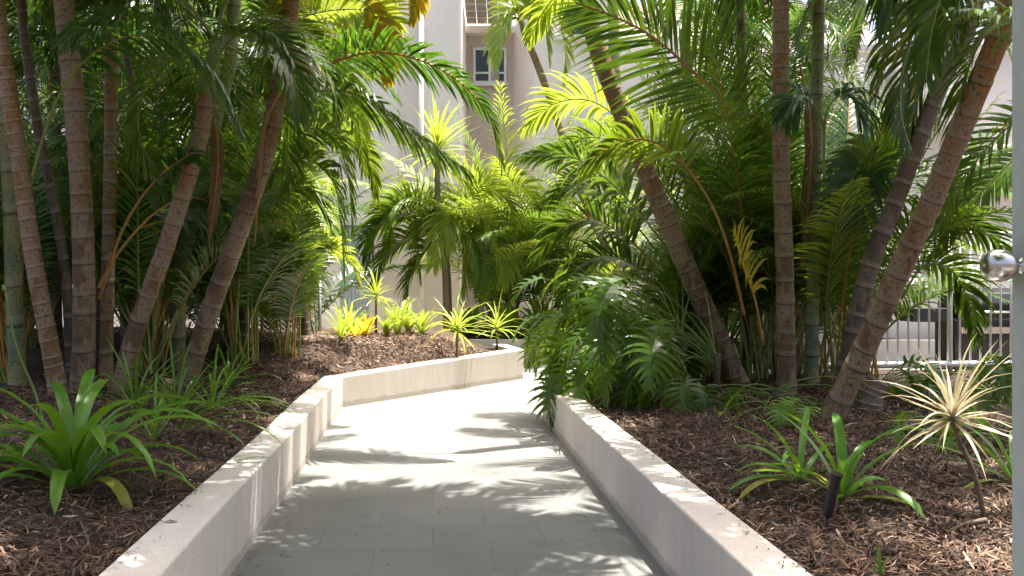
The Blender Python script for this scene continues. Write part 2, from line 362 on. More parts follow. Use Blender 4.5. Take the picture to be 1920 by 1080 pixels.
# ------------------------------------------------------------ ringed trunk
def trunk(root, ctrl, r0, r1, mat='trunk', ring=0.16, seed=0, flare=1.25, seg=14):
    rs = np.random.RandomState(seed)
    dense = catmull(ctrl, 200); d = np.r_[0, np.cumsum(np.linalg.norm(np.diff(dense, axis=0), axis=1))]; Lt = d[-1]
    rp = [0.0]
    while rp[-1] < Lt: rp.append(rp[-1] + ring * rs.uniform(0.55, 1.5) * (1.15 - 0.35 * rp[-1] / Lt))
    rp = np.array(rp)
    ss = [0.0]; vv = [0.0]
    for i in range(len(rp) - 1):
        for f in (0.04, 0.12, 0.3, 0.55, 0.8, 0.92, 0.97, 1.0):
            s_ = rp[i] + f * (rp[i + 1] - rp[i])
            if s_ < Lt: ss.append(s_); vv.append(i + min(f, 0.999))
    ss = np.array(ss); vv = np.array(vv); fr = vv - np.floor(vv)
    c = np.stack([np.interp(ss, d, dense[:, k]) for k in range(3)], 1)
    rad = r0 + (r1 - r0) * ss / Lt
    rad *= 1 + (flare - 1) * np.exp(-ss / 0.12)
    rad *= 1 + 0.035 * np.maximum(0, 1 - np.abs(fr - 0.97) / 0.05) - 0.02 * np.sin(fr * pi)
    T = nrm(np.gradient(c, axis=0)); a = nrm(np.cross(T, [0.1, 1.0, 0.05])); bb = np.cross(a, T)
    th = np.arange(seg) * 2 * pi / seg
    wob = 1 + 0.03 * np.sin(th[None, :] * 2 + np.cumsum(rs.normal(0, 0.1, len(ss)))[:, None]) + rs.normal(0, 0.011, (len(ss), seg))
    tilt = np.sin(th)[None, :] * 0.012
    v = c[:, None, :] + (rad[:, None] * wob)[:, :, None] * (a[:, None, :] * np.cos(th)[None, :, None] + bb[:, None, :] * np.sin(th)[None, :, None]) + T[:, None, :] * tilt[:, :, None]
    N = len(ss)
    fs = [(i * seg + j, i * seg + (j + 1) % seg, (i + 1) * seg + (j + 1) % seg, (i + 1) * seg + j) for i in range(N - 1) for j in range(seg)]
    fs.append(tuple((N - 1) * seg + j for j in range(seg)))
    mb = MB(); mb.add(v.reshape(-1, 3), fs, 0, np.repeat(ss / Lt, seg))
    uv = np.stack([np.tile(th / (2 * pi), N), np.repeat(vv, seg)], 1)
    return mb.build('trunk', mat, root, origin=ctrl[0], smooth=True, uv=uv)
def shaft(root, p, d, r0, L=0.5, mat='stemgreen'):
    p = np.array(p, float); d = nrm(np.array(d, float)); mb = MB()
    s = np.linspace(0, 1, 7); mb.tube(p[None] + d[None] * (s * L)[:, None], r0 * np.interp(s, [0, .15, .6, 1], [1.02, 1.12, 0.85, 0.35]), 10)
    return mb.build('crownshaft', mat, root, origin=p, smooth=True)

# ------------------------------------------------------------ ground, path, beds, planter walls
def RW(y): return 0.760 - 0.0859 * (y - 4.148)           # inner face of right planter wall
def LW(y): return -1.366 - 0.1066 * (y - 4.17) + 0.009 * sin(y * 1.3)
def sheet(name, poly, z, mat, sub=None):
    mb = MB(); mb.add([(p[0], p[1], z) for p in poly], [tuple(range(len(poly)))]); return mb.build(name, mat)
kind(sheet('ground', [(-400, -200), (400, -200), (400, 600), (-400, 600)], -0.02, 'soil'), 'structure')
kind(sheet('path', [(-3.0, -4), (2.2, -4), (14, 9.3), (14, 17), (-6, 17), (-6, 10)], 0.0, 'paver'), 'structure')

WH = 0.383
def wall_strip(inner, outer, zt, name, label, group='low rendered planter walls'):
    mb = MB(); n_ = len(inner)
    v = []
    for i in range(n_):
        a, b_ = inner[i], outer[i]
        v += [(a[0], a[1], -0.015), (b_[0], b_[1], -0.015), (a[0], a[1], zt[i]), (b_[0], b_[1], zt[i])]
    fs = [(0, 1, 3, 2), (4 * (n_ - 1), 4 * (n_ - 1) + 2, 4 * (n_ - 1) + 3, 4 * (n_ - 1) + 1)]
    for i in range(n_ - 1):
        k = 4 * i
        fs += [(k, k + 2, k + 6, k + 4), (k + 1, k + 5, k + 7, k + 3), (k + 2, k + 3, k + 7, k + 6), (k, k + 4, k + 5, k + 1)]
    mb.add(v, fs); o = mb.build(name, 'stucco', bevel=0.012)
    return tag(o, label, 'wall', group)
ys = [-2, 0, 1.5, 3, 4.2, 5.5, 7, 8.2, 9.14]
inn = [(RW(y), y) for y in ys] + [(2.2, 9.72), (4.2, 10.45), (7.5, 10.75), (12, 11)]
inn = [(RW(y), y) for y in ys] + [(0.58, 9.46), (2.2, 9.85), (4.2, 10.5), (7.5, 10.8), (12, 11)]
out = [(RW(y) + 0.215, y - .0) for y in ys[:-1]] + [(RW(9.14) + 0.225, 8.98), (0.69, 9.24), (2.24, 9.64), (4.24, 10.29), (7.5, 10.59), (12, 10.79)]
wall_strip(inn, out, [WH] * len(inn), 'planter_wall', 'low rendered planter wall running along the right edge of the path')
ys = [-2, 0, 1.5, 3.0, 4.17, 4.9, 6.02, 6.87, 7.6, 8.39, 9.3, 9.97]
inn = [(LW(y), y) for y in ys[:-1]] + [(-1.99, 10.0), (-0.9, 11.6), (0.181, 13.18)]
out = [(LW(y) - 0.22, y) for y in ys[:-1]] + [(-2.215, 10.07), (-1.10, 11.72), (-0.02, 13.30)]
inn += [(-0.1, 14.4)]; out += [(-0.33, 14.4)]
zt = [0.383] * (len(ys) - 3) + [0.375, 0.368, 0.36, 0.405, 0.453, 0.453]
wall_strip(inn, out, zt, 'planter_wall', 'low rendered planter wall left of the path, bending right at its far end')
wall_strip([(-1.8, 15.75), (0.9, 15.66), (4, 15.6), (12, 15.6)], [(-1.8, 15.97), (0.9, 15.88), (4, 15.82), (12, 15.82)], [0.448] * 4, 'planter_wall', 'farthest low planter wall, crossing behind the end of the path')

def sm(x, a, b_):
    t = min(1, max(0, (x - a) / (b_ - a))); return t * t * (3 - 2 * t)
def zl(x, y):
    d = max(0, (LW(min(y, 9.97)) - 0.22) - x, (-(x + 2.215) * 1.58 + (y - 10.07) * 1.095) / 1.92)
    z = 0.345 + 0.13 * sm(d, 0, 0.9) + 0.06 * sm(d, 0.6, 2.5)
    if y > 8.5: z += 0.20 * sm(y, 8.5, 11.5) * sm(d, 0.02, 0.6)
    if x > -1.5 and y > 11: z = 0.40 + (z - 0.40) * sm(-x, 0.3, 1.1)
    return z + 0.022 * sin(x * 5.1 + y * 2.2) * sin(y * 4.3 - x)
def zr(x, y):
    d = x - (RW(y) + 0.215) if y < 9 else 0.5
    return 0.345 + 0.075 * sm(d, 0, 0.7) + 0.05 * sm(d, .8, 2.2) + 0.018 * sin(x * 4.7 + y * 1.7) * sin(y * 3.9 - x * 1.3)
def zb(x, y): return 0.42 + 0.1 * sm(y, 15.9, 17.2) + 0.03 * sin(x * 3) * sin(y * 4)
def bed(name, zf, left, right, y0, y1, nx, ny):
    mb = MB(); v = []; fs = []
    for j in range(ny + 1):
        y = y0 + (y1 - y0) * j / ny; a, b_ = left(y), right(y)
        for i in range(nx + 1):
            t = i / nx; x = a + (b_ - a) * t
            v.append((x, y, zf(x, y) + rnd.uniform(-.008, .008)))
    for j in range(ny):
        for i in range(nx): k = j * (nx + 1) + i; fs.append((k, k + 1, k + nx + 2, k + nx + 1))
    mb.add(v, fs); return kind(mb.build(name, 'soil', smooth=True), 'structure')
def L_right(y):
    if y <= 9.97: return LW(y) - 0.2
    if y <= 13.18: return -2.2 + (y - 10.05) / 3.2 * 2.2 - 0.02
    return -0.25
bed('planting_bed_left', zl, lambda y: -9.0, L_right, 0.2, 14.2, 90, 110)
def r_end(x):  # back edge of right bed
    return np.interp(x, [0.69, 2.24, 4.24, 7.5, 12], [9.26, 9.66, 10.31, 10.6, 10.8])
# right bed built by columns so that its back follows the wall
mb = MB(); v = []; fs = []; NX, NY = 80, 90
for i in range(NX + 1):
    t = (i / NX) ** 1.6
    for j in range(NY + 1):
        s = j / NY; y = 0.2 + 9.0 * s
        xa = RW(y) + 0.2; x = xa + (9.0 - xa) * t
        y2 = 0.2 + (r_end(max(x, .69)) - 0.2 - 0.0) * s
        x = (RW(y2) + 0.2 if y2 < 9.1 else 0.62) + (9.0 - RW(y2) - 0.2) * t
        v.append((x, y2, zr(x, y2) + rnd.uniform(-.008, .008)))
for i in range(NX):
    for j in range(NY): k = i * (NY + 1) + j; fs.append((k, k + NY + 1, k + NY + 2, k + 1))
mb.add(v, fs); kind(mb.build('planting_bed_right', 'soil', smooth=True), 'structure')
bed('planting_bed_back', zb, lambda y: -6.0, lambda y: 9.0, 15.86, 18.0, 50, 14)
M['concrete'] = simple('pale_concrete', (0.62, 0.59, 0.55), 0.8, nz=3, col2=(0.52, 0.50, 0.46))
kind(sheet('bounce_pavement', [(-13, 18.0), (9, 18.0), (9, 20.3), (-13, 20.3)], 0.01, 'concrete'), 'structure')  # pale strip added to bounce light up onto the building front

# bark chips and shreds
def chips(n, samp, zf, mb, size=1.0, light=0.0):
    for _ in range(n):
        x, y = samp(); z = zf(x, y)
        l = rnd.choice([rnd.uniform(0.015, 0.06), rnd.uniform(0.05, 0.12)]) * size * (1 + 0.08 * max(0, y - 4)); wd = rnd.uniform(0.0012, 0.0058) * size * (1 + 0.1 * max(0, y - 4)); a = rnd.uniform(0, 2 * pi); el = rnd.gauss(0, 0.3)
        d = np.array([cos(a) * cos(el), sin(a) * cos(el), sin(el)]); p0 = np.array([x, y, z + rnd.uniform(0.003, 0.026)])
        wv = nrm(np.array([-sin(a), cos(a), rnd.uniform(-.6, .6)])); bend = np.array([0, 0, rnd.uniform(-.012, .012)]) + wv * rnd.uniform(-.01, .01)
        tn = min(1, max(0, rnd.gauss(0.42 + light, 0.24)))
        pts = [p0 - d * l / 2, p0 + bend, p0 + d * l / 2]
        mb.strip(pts, wv, [wd * .5, wd, wd * .35], 0, tn)
def s_right():
    while 1:
        y = 2.7 + 6.4 * rnd.random() ** 1.7; x = RW(y) + 0.23 + 2.6 * rnd.random()
        if x / y * F < 990: return x, y
def s_left():
    while 1:
        y = 2.7 + 7 * rnd.random() ** 1.4; x = LW(y) - 0.23 - 2.4 * rnd.random() ** 1.2
        if x / y * F > -990: return x, y
def s_back():
    while 1:
        y = 9.0 + 4.2 * rnd.random(); r_ = L_right(y) - 0.04; x = r_ - 2.2 * rnd.random()
        return x, y
mb = MB(); chips(26000, s_right, zr, mb)
kind(mb.build('mulch', 'chip'), 'stuff', 'brown shredded bark mulch covering the right planting bed')
mb = MB(); chips(16000, s_left, zl, mb); chips(10000, s_back, zl, mb, 0.9, 0.12)
kind(mb.build('mulch', 'chip'), 'stuff', 'brown shredded bark mulch covering the left planting bed')

# ------------------------------------------------------------ building behind
YB = 20.0
def X(px, Y=YB): return (px - 960) / F * Y
def Z(py, Y=YB): return H - (py - 540) / F * Y
b0 = thing('apartment_building', (0, YB, 0), 'pale pink rendered building with recessed window behind the palms', 'building')
def part(name, boxes, mat, parent, bevel=0):
    mb = MB()
    for bx in boxes: mb.box(*bx)
    v = np.concatenate(mb.v); return mb.build(name, mat, parent, origin=(v[:, 0].mean(), v[:, 1].min(), v[:, 2].min()), bevel=bevel)
TOPZ = 8.6
# left mass with a slightly set back groove, a corner pier, recess, right mass
part('wall', [(-13, X(745), YB, YB + 6, -0.01, TOPZ)], 'build', b0)
part('wall', [(X(745), X(783), YB + 0.18, YB + 6, -0.01, TOPZ)], 'build', b0)
part('wall', [(X(783), X(866), YB, YB + 6, -0.01, TOPZ)], 'build', b0, bevel=0.08)
mbp = MB(); mbp.tube([(X(791), YB - 0.07, 0.02), (X(791), YB - 0.07, TOPZ)], 0.055, 10); mbp.build('downpipe', 'white', b0, origin=(X(791), YB - .07, .02), smooth=True)
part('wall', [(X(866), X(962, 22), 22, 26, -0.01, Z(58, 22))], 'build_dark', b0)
part('beam', [(X(866), X(962, 22) + .1, 21.75, 22.4, Z(62, 21.75), Z(48, 21.75))], 'build', b0)
part('rear_wall', [(X(866), X(962, 22) + .1, 22.4, 26, Z(58, 22) + .003, TOPZ)], 'build', b0)
mb = MB()
for r_ in range(4):
    for c_ in range(4):
        def sp_(x, t): return (x, 21.72 - 1.3 * t, Z(46, 21.75) + (Z(-6, 20.4) - Z(46, 21.75)) * t)
        xa, xb = X(868) + c_ * .27, X(868) + c_ * .27 + .255; t0, t1 = r_ / 4 + .012, (r_ + 1) / 4 - .012
        v = [sp_(xa, t0), sp_(xb, t0), sp_(xb, t1), sp_(xa, t1)]; v += [(p[0], p[1] + .01, p[2] + .05) for p in v]
        mb.add(v, [(3, 2, 1, 0), (4, 5, 6, 7), (0, 1, 5, 4), (1, 2, 6, 5), (2, 3, 7, 6), (3, 0, 4, 7)])
mb.build('sloping_roof', 'tileslab', b0, origin=(X(868), 20.4, Z(46, 21.75)))
# splayed right jamb of the recess
mb = MB(); mb.prism([(X(962, 22), 22), (X(1000), YB), (X(1000) + .4, YB + .4), (X(1000) + .4, 26), (X(962, 22), 26)], -0.01, TOPZ); mb.build('wall', 'build', b0, origin=(X(1000), YB, 0))
part('wall', [(X(1000) + 0.003, X(1012), YB - 0.03, YB + 0.4, -0.01, TOPZ)], 'build', b0)
part('wall', [(X(1012), 9.0, YB, YB + 6, -0.01, Z(72)), (X(1012), X(1044), YB, YB + 6, Z(72), TOPZ), (X(1112), X(1140), YB, YB + 6, Z(72), TOPZ), (X(1044), X(1112), YB + .35, YB + 6, Z(72), TOPZ)], 'build', b0)
def window(parent, x0, x1, z0, z1, y, mull=1, fr=0.05, glass='glass', curtain=True, transom=None):
    mb = MB(); d0, d1 = y - 0.045, y + 0.02
    mb.box(x0, x0 + fr, d0, d1, z0, z1); mb.box(x1 - fr, x1, d0, d1, z0, z1); mb.box(x0 + fr, x1 - fr, d0, d1, z0, z0 + fr); mb.box(x0 + fr, x1 - fr, d0, d1, z1 - fr, z1)
    for i in range(mull):
        xm = x0 + (x1 - x0) * (i + 1) / (mull + 1); mb.box(xm - fr / 2, xm + fr / 2, d0 + .006, d1, z0 + fr, z1 - fr)
    if transom:
        zt_ = z0 + (z1 - z0) * transom; mb.box(x0 + fr, x1 - fr, d0 + .012, d1, zt_ - fr / 3, zt_ + fr / 3)
    w_ = mb.build('window', 'white', parent, origin=(x0, y, z0))
    g = MB(); g.box(x0 + fr * .9, x1 - fr * .9, y - 0.012, y + 0.004, z0 + fr * .9, z1 - fr * .9); g.build('pane', glass, w_, origin=(x0, y, z0))
    s_ = MB(); s_.box(x0 - .05, x1 + .05, y - .10, y - .046, z0 - .06, z0 - .003); s_.build('sill', 'white', w_, origin=(x0, y, z0))
    return w_
w_ = window(b0, X(887, 22), X(950, 22), Z(158, 22), Z(90, 22), 21.97, 1, 0.07, transom=0.3)
mb = MB(); mb.box(X(921, 22), X(936, 22), 21.936, 21.952, Z(154, 22), Z(95, 22)); mb.build('blind', 'curtain', w_, origin=(X(921, 22), 21.94, Z(154, 22)))
w_ = window(b0, X(1044), X(1112), Z(68), Z(-12), YB + 0.33, 0, 0.06)
mb = MB(); mb.box(X(1048), X(1054), YB + .29, YB + .312, Z(64), Z(-8)); mb.build('curtain', 'curtain', w_, origin=(X(1048), YB + .29, Z(64)))
part('ledge', [(X(1040), X(1116), YB - .12, YB - .003, Z(76), Z(67))], 'white', b0)
# balcony and white railing, darker room behind it
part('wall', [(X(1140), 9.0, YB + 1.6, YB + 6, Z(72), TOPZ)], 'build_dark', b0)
rl = MB(); rl.box(X(1142), 8.9, YB + .05, YB + .11, Z(62), Z(57)); rl.box(X(1142), 8.9, YB + .05, YB + .11, Z(132) + .75, Z(132) + .8)
for i in range(58): x = X(1146) + i * 0.11; rl.box(x, x + .03, YB + .06, YB + .10, Z(72) + .001, Z(62))
rl.build('balcony_railing', 'white', b0, origin=(X(1142), YB + .05, Z(72)))
# lower storey left: ledge, blue-grey shutter door, plinth
part('ledge', [(X(560), X(740), YB - .16, YB - .003, Z(423), Z(408))], 'white', b0)
mb = MB()
for i in range(9):
    x = X(640) + i * 0.085; mb.box(x, x + 0.078, YB - 0.06, YB - 0.003, 0.0, Z(425))
mb.build('shutter_door', 'shutter', b0, origin=(X(640), YB - .06, 0))
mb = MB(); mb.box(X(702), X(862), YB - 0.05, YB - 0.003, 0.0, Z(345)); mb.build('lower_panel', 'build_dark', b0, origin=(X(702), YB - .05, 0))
part('plinth', [(X(700), X(790), YB - .6, YB - .053, 0, Z(560))], 'stucco', b0)
mb = MB()
for i in range(3): x = X(986) + i * .11; mb.box(x, x + .07, YB - .1, YB - .033, 0, Z(440))
mb.build('pilaster', 'white', b0, origin=(X(986), YB - .1, 0))
part('ledge', [(X(985), X(1110), YB - .2, YB - .103, Z(440), Z(430))], 'white', b0)
mb = MB()
for i in range(11): z = 0.1 + i * 0.26; mb.box(X(1016), X(1250), YB - .05, YB - .003, z, z + .245)
mb.build('siding', 'build', b0, origin=(X(1016), YB - .05, .1))

# right hand building beyond the fence
b1 = thing('villa', (6.9, 16.2, 0), 'pale pink two storey building with sloping stair wall beyond the white fence', 'building')
part('wall', [(5.3, 14, 16.2, 22, -0.01, Z(95, 16.2))], 'build', b1)
part('wall', [(X(1790, 16.2), 14, 15.7, 16.19, -0.01, Z(430, 15.7))], 'build', b1)
mb = MB(); 
st = [(X(1665, 16), Z(135, 16)), (X(1700, 16), Z(130, 16)), (X(1930, 16), Z(330, 16)), (X(1930, 16), Z(385, 16)), (X(1690, 16), Z(180, 16))]
v = [(a, 15.75, z) for a, z in st] + [(a, 16.19, z) for a, z in st]; k_ = len(st)
mb.add(v, [tuple(range(k_)), tuple(range(k_, 2 * k_))[::-1]] + [(i, (i + 1) % k_, k_ + (i + 1) % k_, k_ + i) for i in range(k_)])
mb.build('stair_wall', 'white', b1, origin=(X(1665, 16), 15.75, 3))
window(b1, X(1620, 16.1), X(1668, 16.1), Z(430, 16.1), Z(330, 16.1), 16.17, 1, 0.05, transom=.5)
part('ledge', [(X(1740, 16), 13, 15.9, 15.95, Z(365, 16), Z(356, 16))], 'white', b1)
part('gutter', [(5.2, 14, 16.05, 16.19, Z(95, 16.2) - .02, Z(95, 16.2) + .08)], 'white', b1)
# wall lamp
mb = MB(); mb.tube([P(1806, 380, 15.69), P(1806, 380, 15.58)], 0.06, 12); tag(mb.build('wall_lamp', 'steel', None, origin=P(1806, 380, 15.69)), 'small round grey fitting on the pale wall above the fence', 'wall fitting')

# ------------------------------------------------------------ fences
fz0, fz1 = Z(690, 10.1) , Z(438, 10.1)
fr_ = thing('tubular_fence', (4.6, 10.1, 0.42), 'pale tubular metal pool fence with upright bars at the back of the right bed', 'fence')
A, B_ = np.array([2.9, 9.78, 0]), np.array([7.4, 10.3, 0])
def fp(t, z): p = A + (B_ - A) * t; return (p[0], p[1], z)
for z, r_, nm in ((fz0 + .05, .038, 'bottom_rail'), (fz1, .026, 'top_rail'), (fz1 - 0.42, .012, 'middle_rail')):
    mb = MB(); mb.tube([fp(0, z), fp(.5, z), fp(1, z)], r_, 10); mb.build(nm, 'fence', fr_, origin=fp(0, z), smooth=True)
for i in range(35):
    t = (i + 0.5) / 35; mb = MB(); mb.tube([fp(t, fz0 + .05), fp(t, fz1)], .0125, 8); mb.build('bar', 'fence', fr_, origin=fp(t, fz0), smooth=True)
for t in (0.0, 0.5, 1.0):
    mb = MB(); mb.tube([fp(t, 0.33), fp(t, fz1 + .03)], .03, 10); mb.build('post', 'fence', fr_, origin=fp(t, 0.33), smooth=True)
# chain link fence at the back left
cf = thing('chain_link_fence', (-4.4, 12.8, 0.35), 'grey chain link fence low behind the left palms', 'fence')
a0, a1 = np.array([-6.0, 12.5, 0]), np.array([-2.95, 13.1, 0]); Lc = np.linalg.norm(a1 - a0); mb = MB(); zb0, zb1 = 0.45, 1.55; hh = zb1 - zb0
def cp(s, z, o=0): p = a0 + (a1 - a0) * s / Lc; return (p[0], p[1] + o, z)
stp = 0.075
for i in range(int((Lc + hh) / stp)):
    s = i * stp - hh
    for sg in (1, -1):
        s0, s1 = (s, s + hh); z0, z1 = (zb0, zb1) if sg > 0 else (zb1, zb0)
        if s0 < 0: z0 += (z1 - z0) * (-s0) / hh; s0 = 0
        if s1 > Lc: z1 -= (z1 - z0) * (s1 - Lc) / (s1 - s0); s1 = Lc
        if s1 > s0: mb.tube([cp(s0, z0, .004 * sg), cp(s1, z1, .004 * sg)], .0042, 4, cap=False)
mb.build('wire_mesh', 'wire', cf, origin=cp(0, zb0))
for s in (0, Lc / 2, Lc):
    mb = MB(); mb.tube([cp(s, .35), cp(s, zb1 + .05)], .025, 10); mb.build('post', 'wire', cf, origin=cp(s, .35), smooth=True)
mb = MB(); mb.tube([cp(0, zb1), cp(Lc, zb1)], .018, 8); mb.build('top_rail', 'wire', cf, origin=cp(0, zb1), smooth=True)

# barbecue beyond the fence
bq = thing('barbecue', (X(1850, 12.8), 12.8, 0), 'black covered barbecue with side shelf standing beyond the white fence', 'barbecue')
def bqx(px): return X(px, 12.5)
def bqz(py): return Z(py, 12.5)
mb = MB(); mb.box(bqx(1790), bqx(1935), 12.5, 13.1, 0.12, bqz(600)); mb.build('cabinet', 'bbq', bq, origin=(bqx(1862), 12.5, .12), bevel=.02)
mb = MB(); pr = [(0, 0), (0, .22), (.1, .38), (.3, .46), (.5, .42), (.6, .25), (.6, 0)]
xa, xb = bqx(1795), bqx(1930); v = [(xa, 12.5 + a, bqz(598) + c) for a, c in pr] + [(xb, 12.5 + a, bqz(598) + c) for a, c in pr]; k_ = len(pr)
mb.add(v, [tuple(range(k_))[::-1], tuple(range(k_, 2 * k_))] + [(i, (i + 1) % k_, k_ + (i + 1) % k_, k_ + i) for i in range(k_)]); hd = mb.build('hood', 'bbq', bq, origin=(xa, 12.5, bqz(598)), bevel=.02)
mb = MB(); mb.tube([(xa + .12, 12.44, bqz(585)), (xb - .1, 12.44, bqz(585))], .018, 8); mb.tube([(xa + .16, 12.44, bqz(585)), (xa + .16, 12.52, bqz(585))], .012, 6); mb.tube([(xb - .14, 12.44, bqz(585)), (xb - .14, 12.52, bqz(585))], .012, 6)
mb.build('handle', 'steel', hd, origin=(xa, 12.44, bqz(585)), smooth=True)
mb = MB(); mb.box(bqx(1715), bqx(1788), 12.55, 13.0, bqz(604), bqz(578)); mb.build('side_shelf', 'black', bq, origin=(bqx(1715), 12.55, bqz(604)), bevel=.01)
for px, y in ((1797, 12.52), (1925, 12.52), (1797, 13.05), (1925, 13.05)):
    mb = MB(); mb.tube([(bqx(px), y, 0.0), (bqx(px), y, 0.12)], .04, 10); mb.build('caster', 'black', bq, origin=(bqx(px), y, 0), smooth=True)
mb = MB(); mb.box(bqx(1800), bqx(1930), 12.46, 12.498, bqz(625), bqz(613)); mb.build('trim_bar', 'steel', bq, origin=(bqx(1800), 12.46, bqz(625)))

# gate at the right edge of the view, with a round steel knob
YG = 1.5
gt = thing('gate', (X(1935, YG), YG, 0.0), 'pale grey painted gate edge with round steel knob at far right', 'gate')
gx = X(1912, YG)
mb = MB(); mb.box(gx, gx + .045, YG - .02, YG + .025, 0.45, 2.6); mb.build('stile', 'gate', gt, origin=(gx, YG, .45), bevel=.003)
mb = MB(); mb.box(gx + .046, gx + .9, YG - .012, YG + .018, 0.5, 2.55); mb.build('panel', 'gate', gt, origin=(gx + .046, YG, .5))
mb = MB(); mb.box(gx + .9, gx + .96, YG - .03, YG + .03, 0.0, 2.65); mb.build('hinge_post', 'gate', gt, origin=(gx + .93, YG, 0), bevel=.003)
# knob: lathe about the x axis
kc = P(1876, 498, YG); prof = [(-.0285, .0), (-.0283, .010), (-.0275, .0185), (-.0245, .0235), (-.016, .0275), (-.004, .0288), (.008, .0272), (.016, .0235), (.021, .0190), (.0225, .0165), (.0232, .0120), (.026, .0105), (.031, .0108), (.034, .0155), (.036, .0160)]
def lathe_x(mb, c, prof, seg=40, mi=0):
    th = np.arange(seg) * 2 * pi / seg; v = []
    for (x, r_) in prof: v += [(c[0] + x, c[1] + cos(t) * r_, c[2] + sin(t) * r_) for t in th]
    n_ = len(prof); mb.add(v, [(i * seg + j, i * seg + (j + 1) % seg, (i + 1) * seg + (j + 1) % seg, (i + 1) * seg + j) for i in range(n_ - 1) for j in range(seg)] + [tuple(range(seg)), tuple((n_ - 1) * seg + j for j in range(seg))[::-1]], mi)
mb = MB(); lathe_x(mb, kc, prof); kn = mb.build('knob', 'steel', gt, origin=kc, smooth=True)
mb = MB(); lathe_x(mb, kc, [(.0355, .017), (.0362, .031), (.040, .033), (.0425, .033)]); mb.build('rose', 'steel', kn, origin=kc, smooth=True)

# ------------------------------------------------------------ palms
def palm(px_pts, Y, wpx, label, group, mat='trunk', ext=None, ring=0.16, zbase=None, nf=14, L=2.3, name='palm_tree', crown_kw=None, Yt=None, fol='palm', shaftL=0.5):
    """trunk through photo pixels at distance Y (Yt at the top); ext = extra metres above the last point"""
    n_ = len(px_pts); Yt = Yt or Y; pts = [P(a, b_, Y + (Yt - Y) * (i / (n_ - 1))) for i, (a, b_) in enumerate(px_pts)]
    zf = zl if pts[0][0] < 0 else zr
    if Y > 15: zf = zb
    if zbase is None: zbase = zf(pts[0][0], pts[0][1]) - 0.03
    pts[0][2] = zbase
    if ext:
        d = nrm(pts[-1] - pts[-2]); d = nrm(d + np.array([0, 0, .35])); q = pts[-1]
        for k in range(3): d = nrm(d + np.array([0, 0, .12])); q = q + d * ext / 3; pts.append(q)
    pts = np.array(pts); r0 = .93 * wpx / F * Y / 2; root = thing(name, pts[0], label, 'palm', group)
    trunk(root, pts, r0, r0 * 0.82, mat, ring=ring, seed=rnd.randint(0, 9999))
    if Y < 9: TRK.append((np.array(px_pts, float), Y, wpx * .9 + 24))
    d = nrm(pts[-1] - pts[-2])
    if shaftL: shaft(root, pts[-1] - d * .02, d, r0 * 0.86, shaftL)
    top = pts[-1] + d * (shaftL * .85)
    kw = dict(mat=['palm', 'palm', 'palm_dark'], leaf=0.46, wid=0.016, pairs=48, e=(75, -15), k=(60, 120)); kw.update(crown_kw or {})
    if nf: crown(root, top, nf, L, **kw)
    return root, top
GL, GR, GB = 'tall cane palms in the left bed', 'tall cane palms in the right bed', 'palms in front of the building'
T = {}
T[1] = palm([(112, 750), (92, 640), (62, 480), (36, 300), (0, 60)], 7.0, 36, 'leftmost leaning ringed palm trunk, golden brown with close pale rings', GL, 'trunk_golden', ext=1.6, ring=0.105)
T[2] = palm([(154, 742), (158, 600), (154, 400), (140, 200), (120, 0)], 7.3, 45, 'thick upright palm trunk with dark rings, second large trunk from the left', GL, 'trunk', ext=1.3, ring=0.2)
T[3] = palm([(199, 695), (201, 560), (207, 300), (209, 0)], 8.6, 27, 'slim straight brown palm trunk just right of the thick upright one', GL, 'trunk_golden', ext=1.3, ring=0.27)
T[4] = palm([(222, 725), (258, 610), (312, 460), (372, 270), (388, 175)], 7.4, 38, 'grey palm trunk leaning right with its crown hidden by a drooping frond', GL, 'trunk', ring=0.17, nf=10, L=1.8, shaftL=.55)
T[5] = palm([(345, 690), (400, 565), (450, 430), (497, 290), (525, 150), (546, 0)], 8.0, 40, 'curving palm trunk leaning right over the bed, nearest the path on the left', GL, 'trunk', ext=1.5, ring=0.19, Yt=7.8)
T[6] = palm([(34, 720), (26, 560), (18, 330), (4, 150)], 7.7, 33, 'smooth green palm stem at the left edge', GL, 'trunk_green', ext=1.4, ring=0.5)
T[7] = palm([(135, 640), (125, 540), (105, 400), (75, 260), (50, 100)], 8.4, 22, 'dark thin palm trunk leaning left between two thick trunks', GL, 'trunk_dark', ext=1.6, ring=0.2)
T[8] = palm([(330, 600), (318, 470), (296, 385), (268, 270), (240, 120)], 9.2, 17, 'thin palm trunk leaning left behind the grey leaning trunk', GL, 'trunk_dark', ext=1.4, ring=0.12)
T[9] = palm([(333, 660), (340, 520), (385, 300), (428, 130), (440, 0)], 9.2, 30, 'greenish palm stem behind the two right-leaning trunks', GL, 'trunk_green', ext=1.5, ring=0.4)
T[10] = palm([(455, 640), (462, 500), (470, 400), (478, 250)], 10.5, 22, 'short brown palm trunk standing behind the curving one', GL, 'trunk_dark', ext=.5, ring=0.15, L=1.9)
T[11] = palm([(575, 645), (568, 560), (560, 470)], 12.0, 20, 'small dark palm trunk in front of the chain link fence', GL, 'trunk_dark', ext=.2, ring=0.12, nf=12, L=1.5, crown_kw=dict(mat=['palm', 'palm_lime'], e=(75, -5), leaf=.42), shaftL=.3)
Rr = {}
Rr[1] = palm([(1385, 712), (1350, 640), (1300, 530), (1245, 400), (1190, 270), (1130, 120), (1092, -10)], 8.4, 42, 'long palm trunk leaning left over the split-leaf plants on the right', GR, 'trunk', ext=1.0, ring=0.15, Yt=8.2)
Rr[2] = palm([(1475, 735), (1471, 500), (1465, 300), (1464, 0)], 7.4, 38, 'straight upright ringed palm trunk in the middle of the right bed', GR, 'trunk', ext=1.3, ring=0.175)
